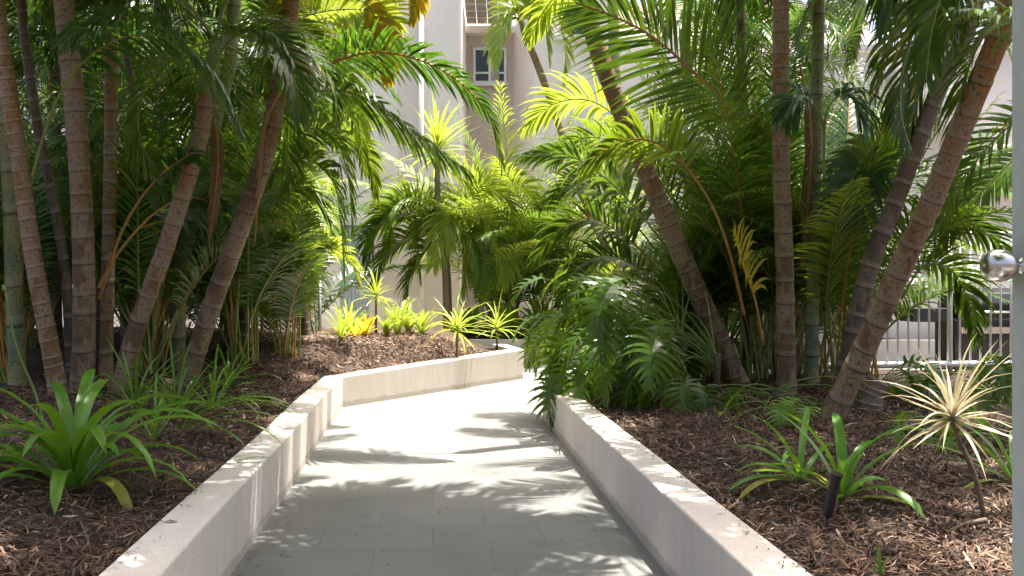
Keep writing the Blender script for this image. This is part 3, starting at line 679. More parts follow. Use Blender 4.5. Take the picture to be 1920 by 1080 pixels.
Rr[3] = palm([(1552, 785), (1620, 655), (1680, 520), (1745, 380), (1800, 245), (1872, 70)], 6.1, 46, 'thickest palm trunk leaning right towards the gate', GR, 'trunk', ring=0.17, Yt=5.3, ext=.35, nf=15, L=2.0, crown_kw=dict(droop=.9))
Rr[4] = palm([(1575, 700), (1625, 520), (1690, 350), (1757, 175), (1812, 60)], 7.0, 38, 'second right-leaning palm trunk, behind the thickest one', GR, 'trunk_dark', ext=.9, ring=0.2)
Rr[5] = palm([(1521, 715), (1524, 480), (1530, 240), (1534, 60)], 8.2, 28, 'pale greenish palm stem behind the straight trunk on the right', GR, 'trunk_green', ext=1.2, ring=0.35)
Rr[6] = palm([(1400, 640), (1395, 400), (1392, 180), (1388, 30)], 9.2, 22, 'dark slender palm trunk deep in the right clump', GR, 'trunk_dark', ext=1.0, ring=0.2)
# palms standing further back
for (x_, y_, h_, lb) in ((-7.6, 12.4, 4.6, 'tall palm at the back left corner, farthest from the path'), (-6.4, 13.2, 3.6, 'shorter palm at the back left behind the ringed trunks'), (-5.3, 12.8, 4.8, 'tall palm at the back left behind the slim straight trunk'), (-4.9, 10.9, 3.0, 'low crowned palm in the middle of the left clump'),
                         (-4.2, 14.6, 4.4, 'tall palm behind the chain link fence'), (-6.1, 11.4, 5.2, 'tallest palm inside the left clump'), (-7.3, 14.6, 5.6, 'tallest palm beyond the back left corner'), (-8.6, 11.6, 4.0, 'palm beyond the left edge of the bed'),
                         (3.6, 12.2, 3.8, 'palm standing behind the right clump'), (2.7, 12.9, 4.8, 'taller palm standing behind the right clump by the long leaning trunk'), (4.9, 12.4, 5.0, 'tallest palm standing behind the right clump')):
    b_ = np.array([x_, y_, 0.3]); root = thing('palm_tree', b_, lb, 'palm', 'palms at the back of the beds')
    pts = [b_ + np.array([rnd.uniform(-.2, .2) * t, rnd.uniform(-.2, .2) * t, h_ * t]) for t in (0, .35, .7, 1)]
    trunk(root, np.array(pts), .10, .08, 'trunk_dark', ring=.2, seed=rnd.randint(0, 999)); d = nrm(pts[-1] - pts[-2]); shaft(root, pts[-1] - d * .02, d, .083)
    crown(root, pts[-1] + d * .4, 18, 2.6, mat=['palm', 'palm_dark'], leaf=.55, wid=.018, pairs=44, e=(80, -15), k=(60, 120))
Bk = {}
Bk[1] = palm([(1215, 640), (1150, 490), (1100, 385), (1037, 200), (988, 70)], 12.5 + 4, 18, 'slender far palm leaning left in front of the building', GB, 'trunk', ring=0.14, nf=0, shaftL=.45)
Bk[2] = palm([(1178, 640), (1165, 400), (1152, 100), (1148, -60)], 17.0, 26, 'pale straight far palm trunk by the balcony', GB, 'trunk_green', ext=.8, ring=0.4, L=2.2)

def mid(root, i=-1): return root
# ---- hand placed fronds (rachis through photo pixels, at distance Y0..Y1)
def hero(root, pts, Y0, Y1=None, lpx=110, wpx=6, mat='palm', pmat='petiole', **kw):
    Y1 = Y1 or Y0; n_ = len(pts); Ym = (Y0 + Y1) / 2
    c = np.array([P(a, b_, Y0 + (Y1 - Y0) * i / (n_ - 1)) for i, (a, b_) in enumerate(pts)])
    return add_frond(root, c, mat, pmat, L=lpx / F * Ym, wid=wpx / F * Ym, **kw)
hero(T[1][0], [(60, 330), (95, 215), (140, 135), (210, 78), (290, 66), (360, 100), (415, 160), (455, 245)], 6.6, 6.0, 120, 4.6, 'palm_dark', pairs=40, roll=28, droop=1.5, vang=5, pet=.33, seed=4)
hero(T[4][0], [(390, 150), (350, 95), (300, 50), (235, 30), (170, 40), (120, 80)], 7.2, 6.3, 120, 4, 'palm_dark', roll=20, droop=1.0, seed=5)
hero(T[4][0], [(395, 150), (420, 90), (460, 60), (520, 70), (570, 130)], 7.2, 6.8, 110, 4, 'palm', roll=-25, droop=.8, seed=6)
hero(T[5][0], [(510, 190), (560, 150), (635, 113), (700, 98), (765, 106), (830, 132), (885, 175), (922, 225), (942, 310)], 7.9, 7.3, 88, 3.8, 'palm_dark', pmat='petiole_orange', pairs=62, roll=38, droop=.55, vang=12, pet=.06, seed=7, rr=.016)
hero(T[5][0], [(495, 215), (545, 185), (610, 170), (670, 178), (735, 220), (800, 268), (872, 318)], 8.0, 7.4, 118, 4.4, 'palm', pairs=50, roll=30, droop=.9, vang=8, pet=.05, seed=8, rr=.016)
hero(T[5][0], [(538, 60), (575, 30), (640, 18), (700, 22), (750, 42)], 9.0, 9.4, 90, 4, 'palm_lime', roll=40, droop=.6, seed=9, brown=.2)
hero(T[5][0], [(540, 20), (600, -40), (660, -30), (715, 60), (728, 150)], 9.0, 9.4, 60, 5, 'palm_yellow', roll=40, droop=.9, seed=10, brown=.1, pet=.6)
hero(T[5][0], [(700, -40), (760, -50), (780, -10), (772, 40)], 9.2, 9.4, 45, 4, 'palm_yellow', roll=40, droop=.9, seed=12)
hero(T[9][0], [(440, -10), (480, -30), (520, 0), (545, 60)], 10, 10.5, 90, 6, 'palm_yellow', roll=50, droop=.5, seed=13)
hero(T[10][0], [(500, 330), (540, 270), (590, 240), (635, 270), (655, 350), (660, 440)], 9.6, 9.2, 85, 3.6, 'palm', roll=35, droop=.9, seed=14, pairs=44)
hero(T[10][0], [(490, 380), (530, 310), (580, 300), (625, 340), (640, 430), (645, 530)], 9.8, 9.4, 85, 3.6, 'palm', roll=30, droop=1.0, seed=15, pairs=44)
hero(T[9][0], [(410, 520), (450, 420), (500, 360), (560, 350), (610, 400)], 8.8, 8.4, 100, 3.6, 'palm', roll=30, droop=.9, seed=16, pairs=44)
hero(T[11][0], [(545, 560), (575, 480), (620, 465), (655, 490), (675, 540)], 11.5, 11.2, 62, 3.2, 'palm_lime', pmat='petiole_orange', roll=35, droop=.7, seed=17, pairs=36, brown=.15)
hero(T[2][0], [(185, 560), (230, 430), (290, 340), (360, 285)], 7.6, 7.2, 60, 3, 'palm_dark', pmat='petiole_orange', roll=20, droop=.9, seed=18, pairs=20, pet=.8, rr=.014)
hero(T[2][0], [(185, 540), (225, 470), (290, 400), (350, 370), (400, 380)], 7.5, 7.8, 110, 4, 'palm_dark', pmat='petiole_orange', roll=60, droop=1.2, seed=19, pairs=26, pet=.5, rr=.014)
# right
hero(Rr[2][0], [(1385, 235), (1345, 180), (1290, 125), (1222, 68), (1150, 30), (1080, 5)], 7.8, 7.4, 175, 3.3, 'palm', pmat='petiole_orange', roll=-75, droop=.25, vang=5, pairs=60, pet=.05, seed=21, rr=.018)
hero(Rr[2][0], [(1395, 590), (1370, 480), (1335, 385), (1285, 310), (1235, 270), (1180, 262), (1130, 285), (1095, 312)], 7.6, 7.0, 88, 3.5, 'palm_light', pmat='petiole_orange', roll=-42, droop=.7, vang=25, pairs=44, pet=.42, seed=22, rr=.013)
hero(Rr[1][0], [(1260, 480), (1200, 400), (1130, 330), (1060, 290), (985, 290)], 8.6, 8.6, 95, 3.8, 'palm', roll=-30, droop=.8, pairs=44, pet=.2, seed=23)
hero(Rr[1][0], [(1230, 470), (1190, 420), (1140, 370), (1080, 345), (1030, 375)], 9.2, 9.6, 90, 3.6, 'palm', roll=-35, droop=.8, pairs=40, pet=.2, seed=24)
hero(Rr[1][0], [(1230, 500), (1180, 450), (1110, 410), (1050, 430), (1000, 490)], 9.0, 9.0, 85, 3.4, 'palm', roll=-35, droop=.8, pairs=40, pet=.2, seed=25, pmat='petiole_orange')
hero(Rr[1][0], [(1240, 300), (1180, 240), (1110, 190), (1040, 195), (985, 240)], 9.6, 10, 95, 3.6, 'palm_lime', roll=-30, droop=.8, pairs=40, pet=.2, seed=26)
hero(Rr[1][0], [(1105, -20), (1060, -20), (1020, 20), (990, 80)], 8.8, 9.2, 60, 3.6, 'palm_lime', roll=-30, droop=.8, pairs=30, pet=.2, seed=27)
hero(Rr[3][0], [(1890, 20), (1860, 0), (1830, 5), (1800, 40), (1785, 110)], 5.0, 4.4, 90, 4, 'palm', roll=-30, droop=1.2, pairs=30, seed=28)
hero(Rr[3][0], [(1960, 60), (1920, 42), (1880, 40), (1835, 30), (1790, 18)], 4.6, 4.3, 115, 6, 'palm', roll=-20, droop=1.7, pairs=22, seed=29, pet=.1)
hero(Rr[4][0], [(1660, 490), (1700, 430), (1760, 405), (1830, 425), (1890, 470)], 7.6, 7.4, 110, 4, 'palm', roll=30, droop=.7, pairs=34, seed=30, pet=.15)
hero(Rr[4][0], [(1690, 560), (1730, 500), (1780, 505), (1815, 560), (1830, 640)], 7.8, 7.8, 85, 3.6, 'palm', roll=30, droop=.9, pairs=34, seed=31, pet=.2)
hero(Rr[5][0], [(1640, 260), (1600, 330), (1565, 400)], 7.6, 7.4, 120, 4.2, 'palm_dark', roll=70, droop=.4, pairs=36, seed=32, pet=.05)
hero(Rr[3][0], [(1960, 200), (1900, 230), (1840, 290), (1790, 360), (1750, 450)], 6.8, 7.0, 85, 3.6, 'palm', roll=40, droop=.4, pairs=34, seed=33, pet=.05)
hero(Rr[4][0], [(1700, 330), (1660, 290), (1610, 300), (1570, 360)], 7.8, 7.8, 100, 4, 'palm', roll=-35, droop=1.2, pairs=34, seed=34, pet=.05)
hero(Rr[5][0], [(1545, 330), (1540, 220), (1500, 180), (1470, 220)], 7.0, 6.9, 90, 4.4, 'palm_dark', roll=35, droop=1.3, pairs=20, seed=35, pet=.5)
hero(Rr[5][0], [(1545, 330), (1550, 210), (1590, 180), (1625, 240)], 7.0, 6.9, 90, 4.4, 'palm_dark', roll=-35, droop=1.3, pairs=20, seed=36, pet=.5)
hero(Rr[1][0], [(1430, 640), (1415, 560), (1390, 490), (1378, 440)], 7.3, 7.1, 90, 4, 'palm_yellow', pmat='petiole_orange', roll=60, droop=1.0, pairs=16, seed=37, pet=.35, brown=.4)
for pts, Y_, rt in (([(525, 170), (500, 230), (488, 330), (478, 450)], 7.7, T[5][0]), ([(390, 190), (408, 260), (404, 360), (392, 450)], 7.6, T[4][0]), ([(1500, 120), (1520, 240), (1515, 380), (1505, 500)], 8.0, Rr[5][0]), ([(1400, 120), (1420, 260), (1428, 400), (1425, 520)], 9.0, Rr[6][0])):
    hero(rt, pts, Y_, Y_ + .1, 45, 2.6, 'dead', 'petiole_orange', roll=20, droop=1.6, pairs=34, pet=.2, ang=(40, 15), seed=int(Y_ * 10), label='dry brown hanging frond')
for rt, pts, y0, l_, mt, ro in ((T[5][0], [(545, 30), (590, 70), (640, 130), (670, 220), (680, 320)], 8.6, 80, 'palm_light', 35), (T[5][0], [(550, 0), (610, 10), (670, 60), (700, 130)], 9.4, 80, 'palm_light', 35), (T[10][0], [(560, 330), (600, 270), (650, 260), (690, 300), (705, 370)], 10.5, 70, 'palm_light', 35),
        (Rr[1][0], [(1100, -20), (1150, -10), (1210, 60), (1250, 150), (1270, 250)], 8.6, 90, 'palm', -35), (Rr[1][0], [(1250, 560), (1190, 500), (1130, 480), (1075, 510), (1045, 570)], 9.0, 80, 'palm', -30), (Rr[1][0], [(1290, 420), (1230, 330), (1160, 270), (1090, 260), (1040, 300)], 9.2, 90, 'palm_light', -30),
        (Rr[4][0], [(1810, 40), (1760, -10), (1700, 20), (1660, 90), (1640, 180)], 6.8, 100, 'palm', -30), (Rr[4][0], [(1810, 40), (1780, 60), (1740, 110), (1715, 190), (1705, 270)], 6.8, 90, 'palm_dark', -30), (Rr[3][0], [(1900, 20), (1850, 60), (1815, 130), (1800, 220), (1795, 310)], 5.4, 110, 'palm', 30),
        (Rr[4][0], [(1960, 260), (1900, 300), (1850, 350), (1800, 400), (1760, 470)], 7.6, 80, 'palm', 40), (Rr[4][0], [(1960, 380), (1900, 360), (1840, 340), (1780, 350), (1730, 400)], 7.9, 80, 'palm_light', 40)):
    hero(rt, pts, y0, y0 + .2, l_, 3.4, mt, roll=ro, droop=.8, pairs=46, pet=.15, seed=rnd.randint(0, 9999), brown=.08)
# far slender palm crown
for pts in ([(985, 62), (960, 10), (990, -30), (1050, -20)], [(985, 62), (1005, 10), (1040, 15), (1060, 90), (1055, 150)], [(985, 62), (965, 20), (940, 60), (930, 120)], [(985, 60), (1020, -30), (1080, -10), (1110, 40)], [(985, 60), (1000, 20), (1020, 50), (1030, 120)]):
    hero(Bk[1][0], pts, 16.4, 16.2, 62, 3.2, 'palm_lime', roll=30, droop=.8, pairs=30, pet=.15, seed=rnd.randint(0, 999), brown=.15)

# ---- leafy young clumps that fill the beds
def clump(x, y, n, L, label, group, mat=('palm', 'palm_dark'), zf=None, leaf=.40, e=(86, 45), k=(50, 105), pet=.34, pmat='petiole', name='cane_palm_clump', wid=.016, skip=(), pairs=34, droop=.75, az0=None, azspan=360, brown=.06):
    zf = zf or (zl if x < 0 else zr); z = zf(x, y) - .02
    root = thing(name, (x, y, z), label, 'palm', group)
    for i in range(n):
        a = rnd.uniform(0, 2 * pi); rr_ = rnd.uniform(0, .16)
        b_ = np.array([x + rr_ * cos(a), y + rr_ * sin(a), z])
        for att in range(12):
            az = R(az0 + rnd.uniform(-azspan / 2, azspan / 2)) if az0 is not None else rnd.uniform(0, 2 * pi)
            c = arc(b_, az, rnd.uniform(e[1], e[0]), L * rnd.uniform(.65, 1.1), rnd.uniform(*k), .05)
            if allowed(c[3:], leaf, skip): break
        else: continue
        add_frond(root, c, rnd.choice(mat), rnd.choice(['petiole', 'petiole', 'petiole_orange']) if pmat == 'mix' else pmat, L=leaf, wid=wid, pairs=pairs, pet=pet, droop=droop, roll=rnd.uniform(-25, 25), brown=brown)
    return root
cl = 'young clumps of leafy palms under the tall ones'
spots_l = [(-4.6, 7.9, 22, 3.4), (-3.7, 8.8, 22, 3.3), (-5.3, 9.0, 22, 3.8), (-3.0, 9.6, 20, 3.2), (-4.4, 10.2, 26, 4.2), (-5.9, 10.4, 24, 4.3), (-3.4, 11.2, 26, 4.0), (-5.0, 11.8, 26, 4.6), (-6.8, 11.8, 20, 4.8), (-2.75, 10.4, 16, 2.2), (-4.1, 12.2, 24, 4.4), (-3.0, 12.4, 18, 3.4)]
descL = ['leftmost dark clump of young palm fronds behind the ringed trunks', 'dark palm clump behind the thick upright trunk', 'deep shaded palm clump at the far left edge', 'palm clump behind the curving trunk on the left', 'tall shaded palm clump in the middle of the left bed', 'tallest shaded palm clump at the back left', 'bright edged palm clump at the path side of the left bed', 'dense palm clump in front of the left side of the building', 'palm clump at the back left corner behind everything', 'low palm clump beside the curving trunk, nearest the mulch', 'palm clump growing by the chain link fence', 'palm clump at the left end of the sunlit plants on the far mulch']
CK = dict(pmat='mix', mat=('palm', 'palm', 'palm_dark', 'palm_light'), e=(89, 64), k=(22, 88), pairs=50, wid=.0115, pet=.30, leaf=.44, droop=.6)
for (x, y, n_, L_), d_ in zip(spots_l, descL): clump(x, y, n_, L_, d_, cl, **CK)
spots_r = [(2.5, 8.8, 20, 3.6), (1.9, 8.9, 16, 2.9), (2.9, 9.2, 24, 4.2), (3.5, 8.7, 18, 3.7), (2.2, 9.4, 22, 4.3), (3.9, 9.4, 14, 3.8), (3.05, 8.2, 12, 3.2), (1.5, 9.1, 12, 2.6), (3.3, 9.8, 20, 4.6)]
descR = ['palm clump behind the long leaning trunk', 'leafy palm clump overhanging the split-leaf plants', 'dense dark palm clump behind the straight trunk', 'palm clump between the straight trunk and the right-leaning trunks', 'tall palm clump at the back of the right bed', 'palm clump by the tubular fence', 'low palm clump at the foot of the straight trunk', 'palm clump nearest the end of the right planter wall', 'tallest palm clump in the middle of the right bed back edge']
for (x, y, n_, L_), d_ in zip(spots_r, descR): clump(x, y, n_, L_, d_, cl, **CK)
# dense planting further back that closes the view between the clumps
bgx = [(-6.5, 14.6, 4.8), (-5.2, 15.2, 4.6), (-4.0, 15.4, 3.8), (-8.2, 13.6, 5), (3.2, 12.6, 4.4), (4.6, 13.0, 4.6), (2.4, 13.6, 3.8), (-7.6, 9.6, 4.6), (5.6, 14.2, 4.4)]
bgd = ['tall background palm clump in the shade left of the shutters', 'background palm clump in front of the pale wall at left', 'background palm clump beside the blue-grey shutters', 'farthest left background palm clump', 'background palm clump beyond the right bed', 'background palm clump left of the barbecue', 'background palm clump behind the end of the right planter', 'dark palm clump out at the left margin', 'background palm clump against the villa wall']
for (x, y, L_), d_ in zip(bgx, bgd): clump(x, y, 24, L_, d_, 'background palm clumps', zf=lambda a, b_: 0.02, wid=.018, leaf=.5, pairs=44, e=(89, 60), k=(35, 95), pet=.25)

# bright sunlit clumps in front of the building
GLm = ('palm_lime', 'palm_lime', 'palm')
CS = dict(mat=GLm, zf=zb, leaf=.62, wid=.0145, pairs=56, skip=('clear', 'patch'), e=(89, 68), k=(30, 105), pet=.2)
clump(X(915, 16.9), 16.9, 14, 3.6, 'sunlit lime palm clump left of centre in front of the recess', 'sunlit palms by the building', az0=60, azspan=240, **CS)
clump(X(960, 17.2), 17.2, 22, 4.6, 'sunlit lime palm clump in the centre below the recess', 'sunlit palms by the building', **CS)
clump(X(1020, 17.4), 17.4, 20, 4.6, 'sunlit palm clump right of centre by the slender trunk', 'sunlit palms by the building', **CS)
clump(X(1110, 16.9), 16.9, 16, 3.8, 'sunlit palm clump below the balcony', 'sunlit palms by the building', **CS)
# palm with arching fronds in the centre
cp_, tp_ = palm([(842, 600), (838, 500), (828, 440)], 16.4, 16, 'short palm with arching fronds left of centre below the spiky plant', GB, 'trunk', ring=.12, nf=0, shaftL=.1)
for pts, mt in (([(838, 445), (870, 370), (910, 350), (950, 375), (965, 430)], 'palm_lime'), ([(838, 450), (860, 440), (870, 480), (865, 550)], 'palm_lime'), ([(838, 445), (900, 360), (960, 340), (1010, 380), (1025, 450)], 'palm'), ([(836, 445), (815, 390), (770, 370), (735, 400), (725, 470)], 'palm_lime'), ([(835, 445), (790, 385), (740, 380), (705, 420), (698, 470)], 'palm'), ([(835, 450), (780, 440), (730, 470), (700, 530)], 'palm'), ([(835, 445), (850, 400), (835, 425), (812, 500)], 'palm_lime'),
                ([(838, 445), (890, 405), (925, 425), (945, 480), (940, 530)], 'palm_lime'), ([(835, 450), (800, 470), (770, 520), (765, 570)], 'palm'), ([(838, 445), (880, 440), (905, 480), (900, 540)], 'palm'), ([(836, 445), (805, 410), (785, 440), (790, 520)], 'palm_lime'), ([(836, 445), (770, 400), (700, 430), (690, 500)], 'palm_dark')):
    hero(cp_, pts, 16.3, 15.9, 74, 2.3, {'palm': 'palm_light', 'palm_dark': 'palm'}.get(mt, mt), roll=rnd.choice([-35, 35]), droop=.8, pairs=52, pet=.12, seed=rnd.randint(0, 999))

# ------------------------------------------------------------ palms added out of view so that their crowns shade the near path
def shade_palm(x, y, h, nf, L, label, lean=(0, 0), e=(60, -10), yw=4.9):
    zf = zl if x < 0 else zr; b_ = np.array([x, y, zf(x, y) - .03])
    pts = [b_ + np.array([lean[0] * t ** 2.2, lean[1] * t ** 2.2, h * t]) for t in (0, .2, .4, .6, .8, 1)]
    root = thing('palm_tree', b_, label, 'palm', 'unseen palms added for shade'); trunk(root, np.array(pts), .09, .075, 'trunk', ring=.17, seed=rnd.randint(0, 999)); d = nrm(pts[-1] - pts[-2]); shaft(root, pts[-1] - d * .02, d, .078)
    top = pts[-1] + d * .4
    for i in range(nf):
        for att in range(40):
            c = arc(top, R(i * 360 / nf + rnd.uniform(-20, 20)) + (0 if att < 6 else rnd.uniform(-3, 3)), e[0] + (e[1] - e[0]) * rnd.random(), L * rnd.uniform(.7, 1.1), rnd.uniform(30, 65), .05)
            px, py = proj(c)
            if np.all((py < -110) | (c[:, 1] < .6) | (px < -100) | (px > 2020)) and allowed(c[2:], .3, ('clear', 'behind')): break
        else: continue
        add_frond(root, c, 'palm', L=.5, wid=.021, pairs=46, roll=rnd.uniform(-10, 10), droop=.4)
shade_palm(-3.1, 3.5, 4.3, 28, 2.7, 'unseen tall palm added left of the camera to shade the path', (2.1, 1.9))
shade_palm(2.8, 3.5, 4.2, 19, 2.6, 'unseen tall palm added right of the camera to shade the path', (-1.3, 1.7))
shade_palm(-3.9, 4.9, 4.5, 16, 2.4, 'unseen tall palm added for shade left of the view above the strap-leaved plant', (1.3, .9))
for x_, y_, lx, lb in ((-2.4, -.8, 1.2, 'unseen palm added for shade behind the camera, far left'), (2.2, -.6, -1.0, 'unseen palm added for shade behind the camera, near right'), (1.9, -2.8, -.9, 'farthest unseen palm added for shade behind the camera, right side'), (-2.0, -3.2, .9, 'farthest unseen palm added for shade behind the camera, left side')):
    shade_palm(x_, y_, 4.2, 26, 2.6, lb, (lx, .6), e=(50, -5))
shade_palm(-2.6, 1.6, 4.4, 24, 2.6, 'unseen tall palm added for shade behind the camera on the left', (2.1, 2.3))

# ------------------------------------------------------------ split-leaf philodendrons
def philo_leaf(mb, base, az, e0, petL, size, seed, tilt=None, lobes=9):
    r = np.random.RandomState(seed)
    pet = arc(base, az, e0, petL, 45, .04, n=7); mb.tube(catmull(pet, 10), np.linspace(.008, .0045, 10) * (size / .45) ** .5, 5, 1)
    tip = pet[-1]; el = R(e0 - 45 - 30 + r.uniform(-25, 15)) if tilt is None else R(tilt)
    a2 = az + r.uniform(-.4, .4); seg = 10
    mid_ = [tip]; dirs = []
    for i in range(seg):
        d = np.array([cos(el) * sin(a2), cos(el) * cos(a2), sin(el)]); dirs.append(d); mid_.append(mid_[-1] + d * size / seg); el -= R(5.5)
    mid_ = np.array(mid_); dirs.append(dirs[-1]); D = np.array(dirs)
    rl_ = r.uniform(-.5, .5); S = nrm(np.cross(D, [0, 0, 1.0])); N = np.cross(S, D); S, N = S * cos(rl_) + N * sin(rl_), N * cos(rl_) - S * sin(rl_)
    mb.tube(mid_, np.linspace(.004, .0015, len(mid_)), 4, 1, cap=False)
    for sg in (-1, 1):
        for k in range(lobes):
            x = (k + .3) / lobes; q = x * seg; j = int(q); p = mid_[j] + (mid_[min(j + 1, seg)] - mid_[j]) * (q - j)
            d, s_, n_ = D[j], S[j] * sg, N[j]
            ll = size * (0.38 + .24 * sin(pi * min(1, x * 1.25 + .12))) * (1 - .45 * max(0, x - .5) * 2) * r.uniform(.9, 1.1)
            a = R(112 - 80 * x + r.uniform(-5, 5))
            dv = d * cos(a) + (s_ * cos(.3) + n_ * sin(.3)) * sin(a)
            wv0 = nrm(d - (d @ dv) * dv)
            ps = [p]; dd = dv.copy(); ns = 5
            for z_ in range(ns): dd = nrm(dd + d * .07 + np.array([0, 0, -.07]) * (1 + z_ * .5)); ps.append(ps[-1] + dd * ll / ns)
            lw = size / lobes
            hw = np.array([.70, .44, .31, .29, .19, .02]) * lw * (1.0 if x < .8 else .8)
            mb.strip(ps, wv0, hw, 0)
    mb.strip(mid_[-3:] + 0, S[-3:], [size * .05, size * .03, .001], 0)
def philo(x, y, n, petL, size, label, mat='philo', zf=None, stem=.15, e=(75, 20), az0=None, azspan=360, young=.0, skip=()):
    zf = zf or (zl if x < 0 else zr); z = zf(x, y) - .02
    root = thing('split_leaf_philodendron', (x, y, z), label, 'plant', 'split-leaf philodendrons')
    mb = MB(); mb.tube([(x, y, z), (x + .02, y - .02, z + stem)], [.035, .025], 8, 0); mb.build('stem', 'root', root, origin=(x, y, z), smooth=True)
    for i in range(n):
        for att in range(8):
            az = R(az0 + rnd.uniform(-azspan / 2, azspan / 2)) if az0 is not None else rnd.uniform(0, 2 * pi)
            e0 = rnd.uniform(e[1], e[0]); pl = petL * rnd.uniform(.6, 1.15)
            tip = np.array([x, y, z + stem]) + np.array([sin(az), cos(az), 0]) * pl * cos(R(e0 - 20)) ; tip[2] += pl * sin(R(e0 - 20)) * .9
            okk = True
            for (tp, tY, tw) in TRK:
                if tip[1] < tY and x > 0:
                    qx, qy = proj(tip); o_ = np.argsort(tp[:, 1]); tx = np.interp(qy, tp[o_, 1], tp[o_, 0], left=-9e3, right=-9e3)
                    if abs(qx - tx) < tw + 25: okk = False
            if okk and (tip[0] / tip[1] > (1000 - 960) / F or tip[0] < 0): break
            if not okk and att > 4: break
        mb = MB(); philo_leaf(mb, np.array([x + rnd.uniform(-.02, .02), y + rnd.uniform(-.02, .02), z + stem * rnd.uniform(.5, 1)]), az, e0, pl, size * rnd.uniform(.75, 1.12), rnd.randint(0, 99999))
        mb.build('leaf', ['philo_lime' if rnd.random() < young else mat, 'stemgreen'], root, origin=(x, y, z + stem))
    return root
philo(1.62, 8.2, 30, 1.2, .50, 'largest split-leaf plant, overhanging the end of the right planter wall', az0=-75, azspan=230, stem=.55, young=.18, e=(80, 15))
philo(1.35, 8.6, 16, .95, .50, 'split-leaf plant spilling over the planter corner towards the bright path', az0=-80, azspan=170, e=(75, 0), stem=.4, young=.45)
philo(1.35, 8.75, 20, 1.25, .44, 'tallest split-leaf plant at the corner of the right planter', az0=-70, azspan=260, e=(82, 25), stem=.4, young=.45)
philo(1.05, 8.75, 13, .8, .44, 'split-leaf plant hanging over the corner of the right planter', az0=-85, azspan=120, e=(65, 0), stem=.3, young=.3)
philo(1.85, 7.75, 18, 1.0, .44, 'dark split-leaf plant left of the leaning trunk foot', az0=-120, azspan=260, stem=.4, young=.12)
philo(1.55, 7.3, 14, .55, .42, 'low split-leaf plant beside the right planter wall', az0=-130, azspan=240, e=(60, 5), young=.25, stem=.15)
philo(2.15, 7.0, 13, .6, .40, 'low split-leaf plant in front of the leaning trunk foot', az0=180, azspan=280, e=(65, 5), young=.1)
philo(1.9, 6.3, 5, .35, .24, 'small lime split-leaf seedling at the front of the clump', az0=-140, azspan=200, mat='philo_lime', young=.8, e=(55, 5))
philo(2.25, 6.15, 4, .30, .20, 'smallest lime split-leaf seedling on the open mulch', az0=-160, azspan=200, mat='philo_lime', young=.7, e=(55, 5))
philo(3.9, 6.9, 12, .5, .32, 'dark lobed-leaf plant at the back right below the tubular fence', az0=None, e=(70, 10))
philo(4.7, 7.6, 10, .55, .32, 'lobed-leaf plant in front of the barbecue end of the fence', az0=None, e=(70, 10))
philo(3.05, 7.1, 9, .5, .34, 'lobed-leaf plant behind the foot of the thickest leaning trunk', az0=None, e=(70, 10))
philo(X(1000, 16.3), 16.3, 24, .55, .5, 'sunlit lime split-leaf mound at the centre back', mat='philo_lime', zf=zb, young=1, e=(80, 5))
philo(X(1050, 16.5), 16.4, 16, .5, .45, 'sunlit lime split-leaf mound right of the centre back', mat='philo_lime', zf=zb, young=1, e=(80, 5))

# ------------------------------------------------------------ strap leaved plants
def strap(mb, base, az, e0, L, wd, bend, mi=0, keel=.35, n=9, tone=0.0, wavy=0.0, prof=None, tipbrown=.0):
    p = arc(base, az, e0, L, bend, .03, n=n); T_ = nrm(np.gradient(p, axis=0)); s_ = np.array([cos(az), -sin(az), 0]); Nn = nrm(np.cross(s_, T_))
    u = np.linspace(0, 1, n); tw = rnd.uniform(-.5, .5) * u; S = s_[None] * np.cos(tw)[:, None] + Nn * np.sin(tw)[:, None]
    pr = prof or ([0, .12, .45, .8, .93, 1], [.55, .7, 1, .85, .5, .04])
    tn = np.full(n, tone); tn[-1] = max(tone, tipbrown)
    mb.strip(p, S, wd * np.interp(u, *pr), mi, tn, keel=keel, nv=Nn)
def rosette(name, x, y, z, n, L, wd, label, cat='plant', group=None, mat='strap', e=(85, 20), bend=(50, 110), rb=.03, keel=.35, az=None, tones=0, seed=None, part_='leaf', lift=0.0, wr=(.85, 1.1), brown=0.0, extra=None):
    root = thing(name, (x, y, z), label, cat, group)
    for i in range(n):
        a = (i * 2.399 + rnd.uniform(-.3, .3)) if az is None else R(rnd.uniform(*az)); q = (i + .5) / n
        e0 = e[0] + (e[1] - e[0]) * q + rnd.uniform(-8, 8)
        mb = MB(); b_ = np.array([x + sin(a) * rb * q, y + cos(a) * rb * q, z + lift + (1 - q) * .03])
        strap(mb, b_, a, e0, L * rnd.uniform(.78, 1.1) * (.75 + .25 * sin(pi * min(1, q + .2))), wd * rnd.uniform(*wr), rnd.uniform(*bend), keel=keel, tone=(rnd.uniform(.5, 1) if rnd.random() < brown or (i >= n - 2 and n > 9) else 0), tipbrown=rnd.uniform(.6, 1) if rnd.random() < .5 else 0)
        mb.build(part_, mat, root, origin=b_, smooth=True)
    return root
# big one bottom left
x, y = P(135, 900, 4.2)[:2]; z = zl(x, y)
big = rosette('strap_leaf_lily', x, y, z, 36, .84, .031, 'large glossy strap-leaved lily in the left foreground corner', group='strap-leaved lilies', e=(90, 34), bend=(70, 135), rb=.07)
mb = MB(); mb.tube(catmull([np.array([x - .06, y, z]), P(70, 750, 4.3), P(30, 650, 4.25), P(10, 545, 4.2)], 16), .006, 6); mb.tube([P(10, 548, 4.2), P(8, 542, 4.2), P(6, 534, 4.2)], [.006, .011, .004], 8); mb.build('flower_stalk', 'stemgreen', big, origin=(x, y, z), smooth=True)
x2, y2 = -2.72, 4.25; rosette('strap_leaf_lily', x2, y2, zl(x2, y2), 12, .6, .024, 'strap-leaved lily cut off by the left edge of the view', group='strap-leaved lilies', e=(80, 15), bend=(50, 110))
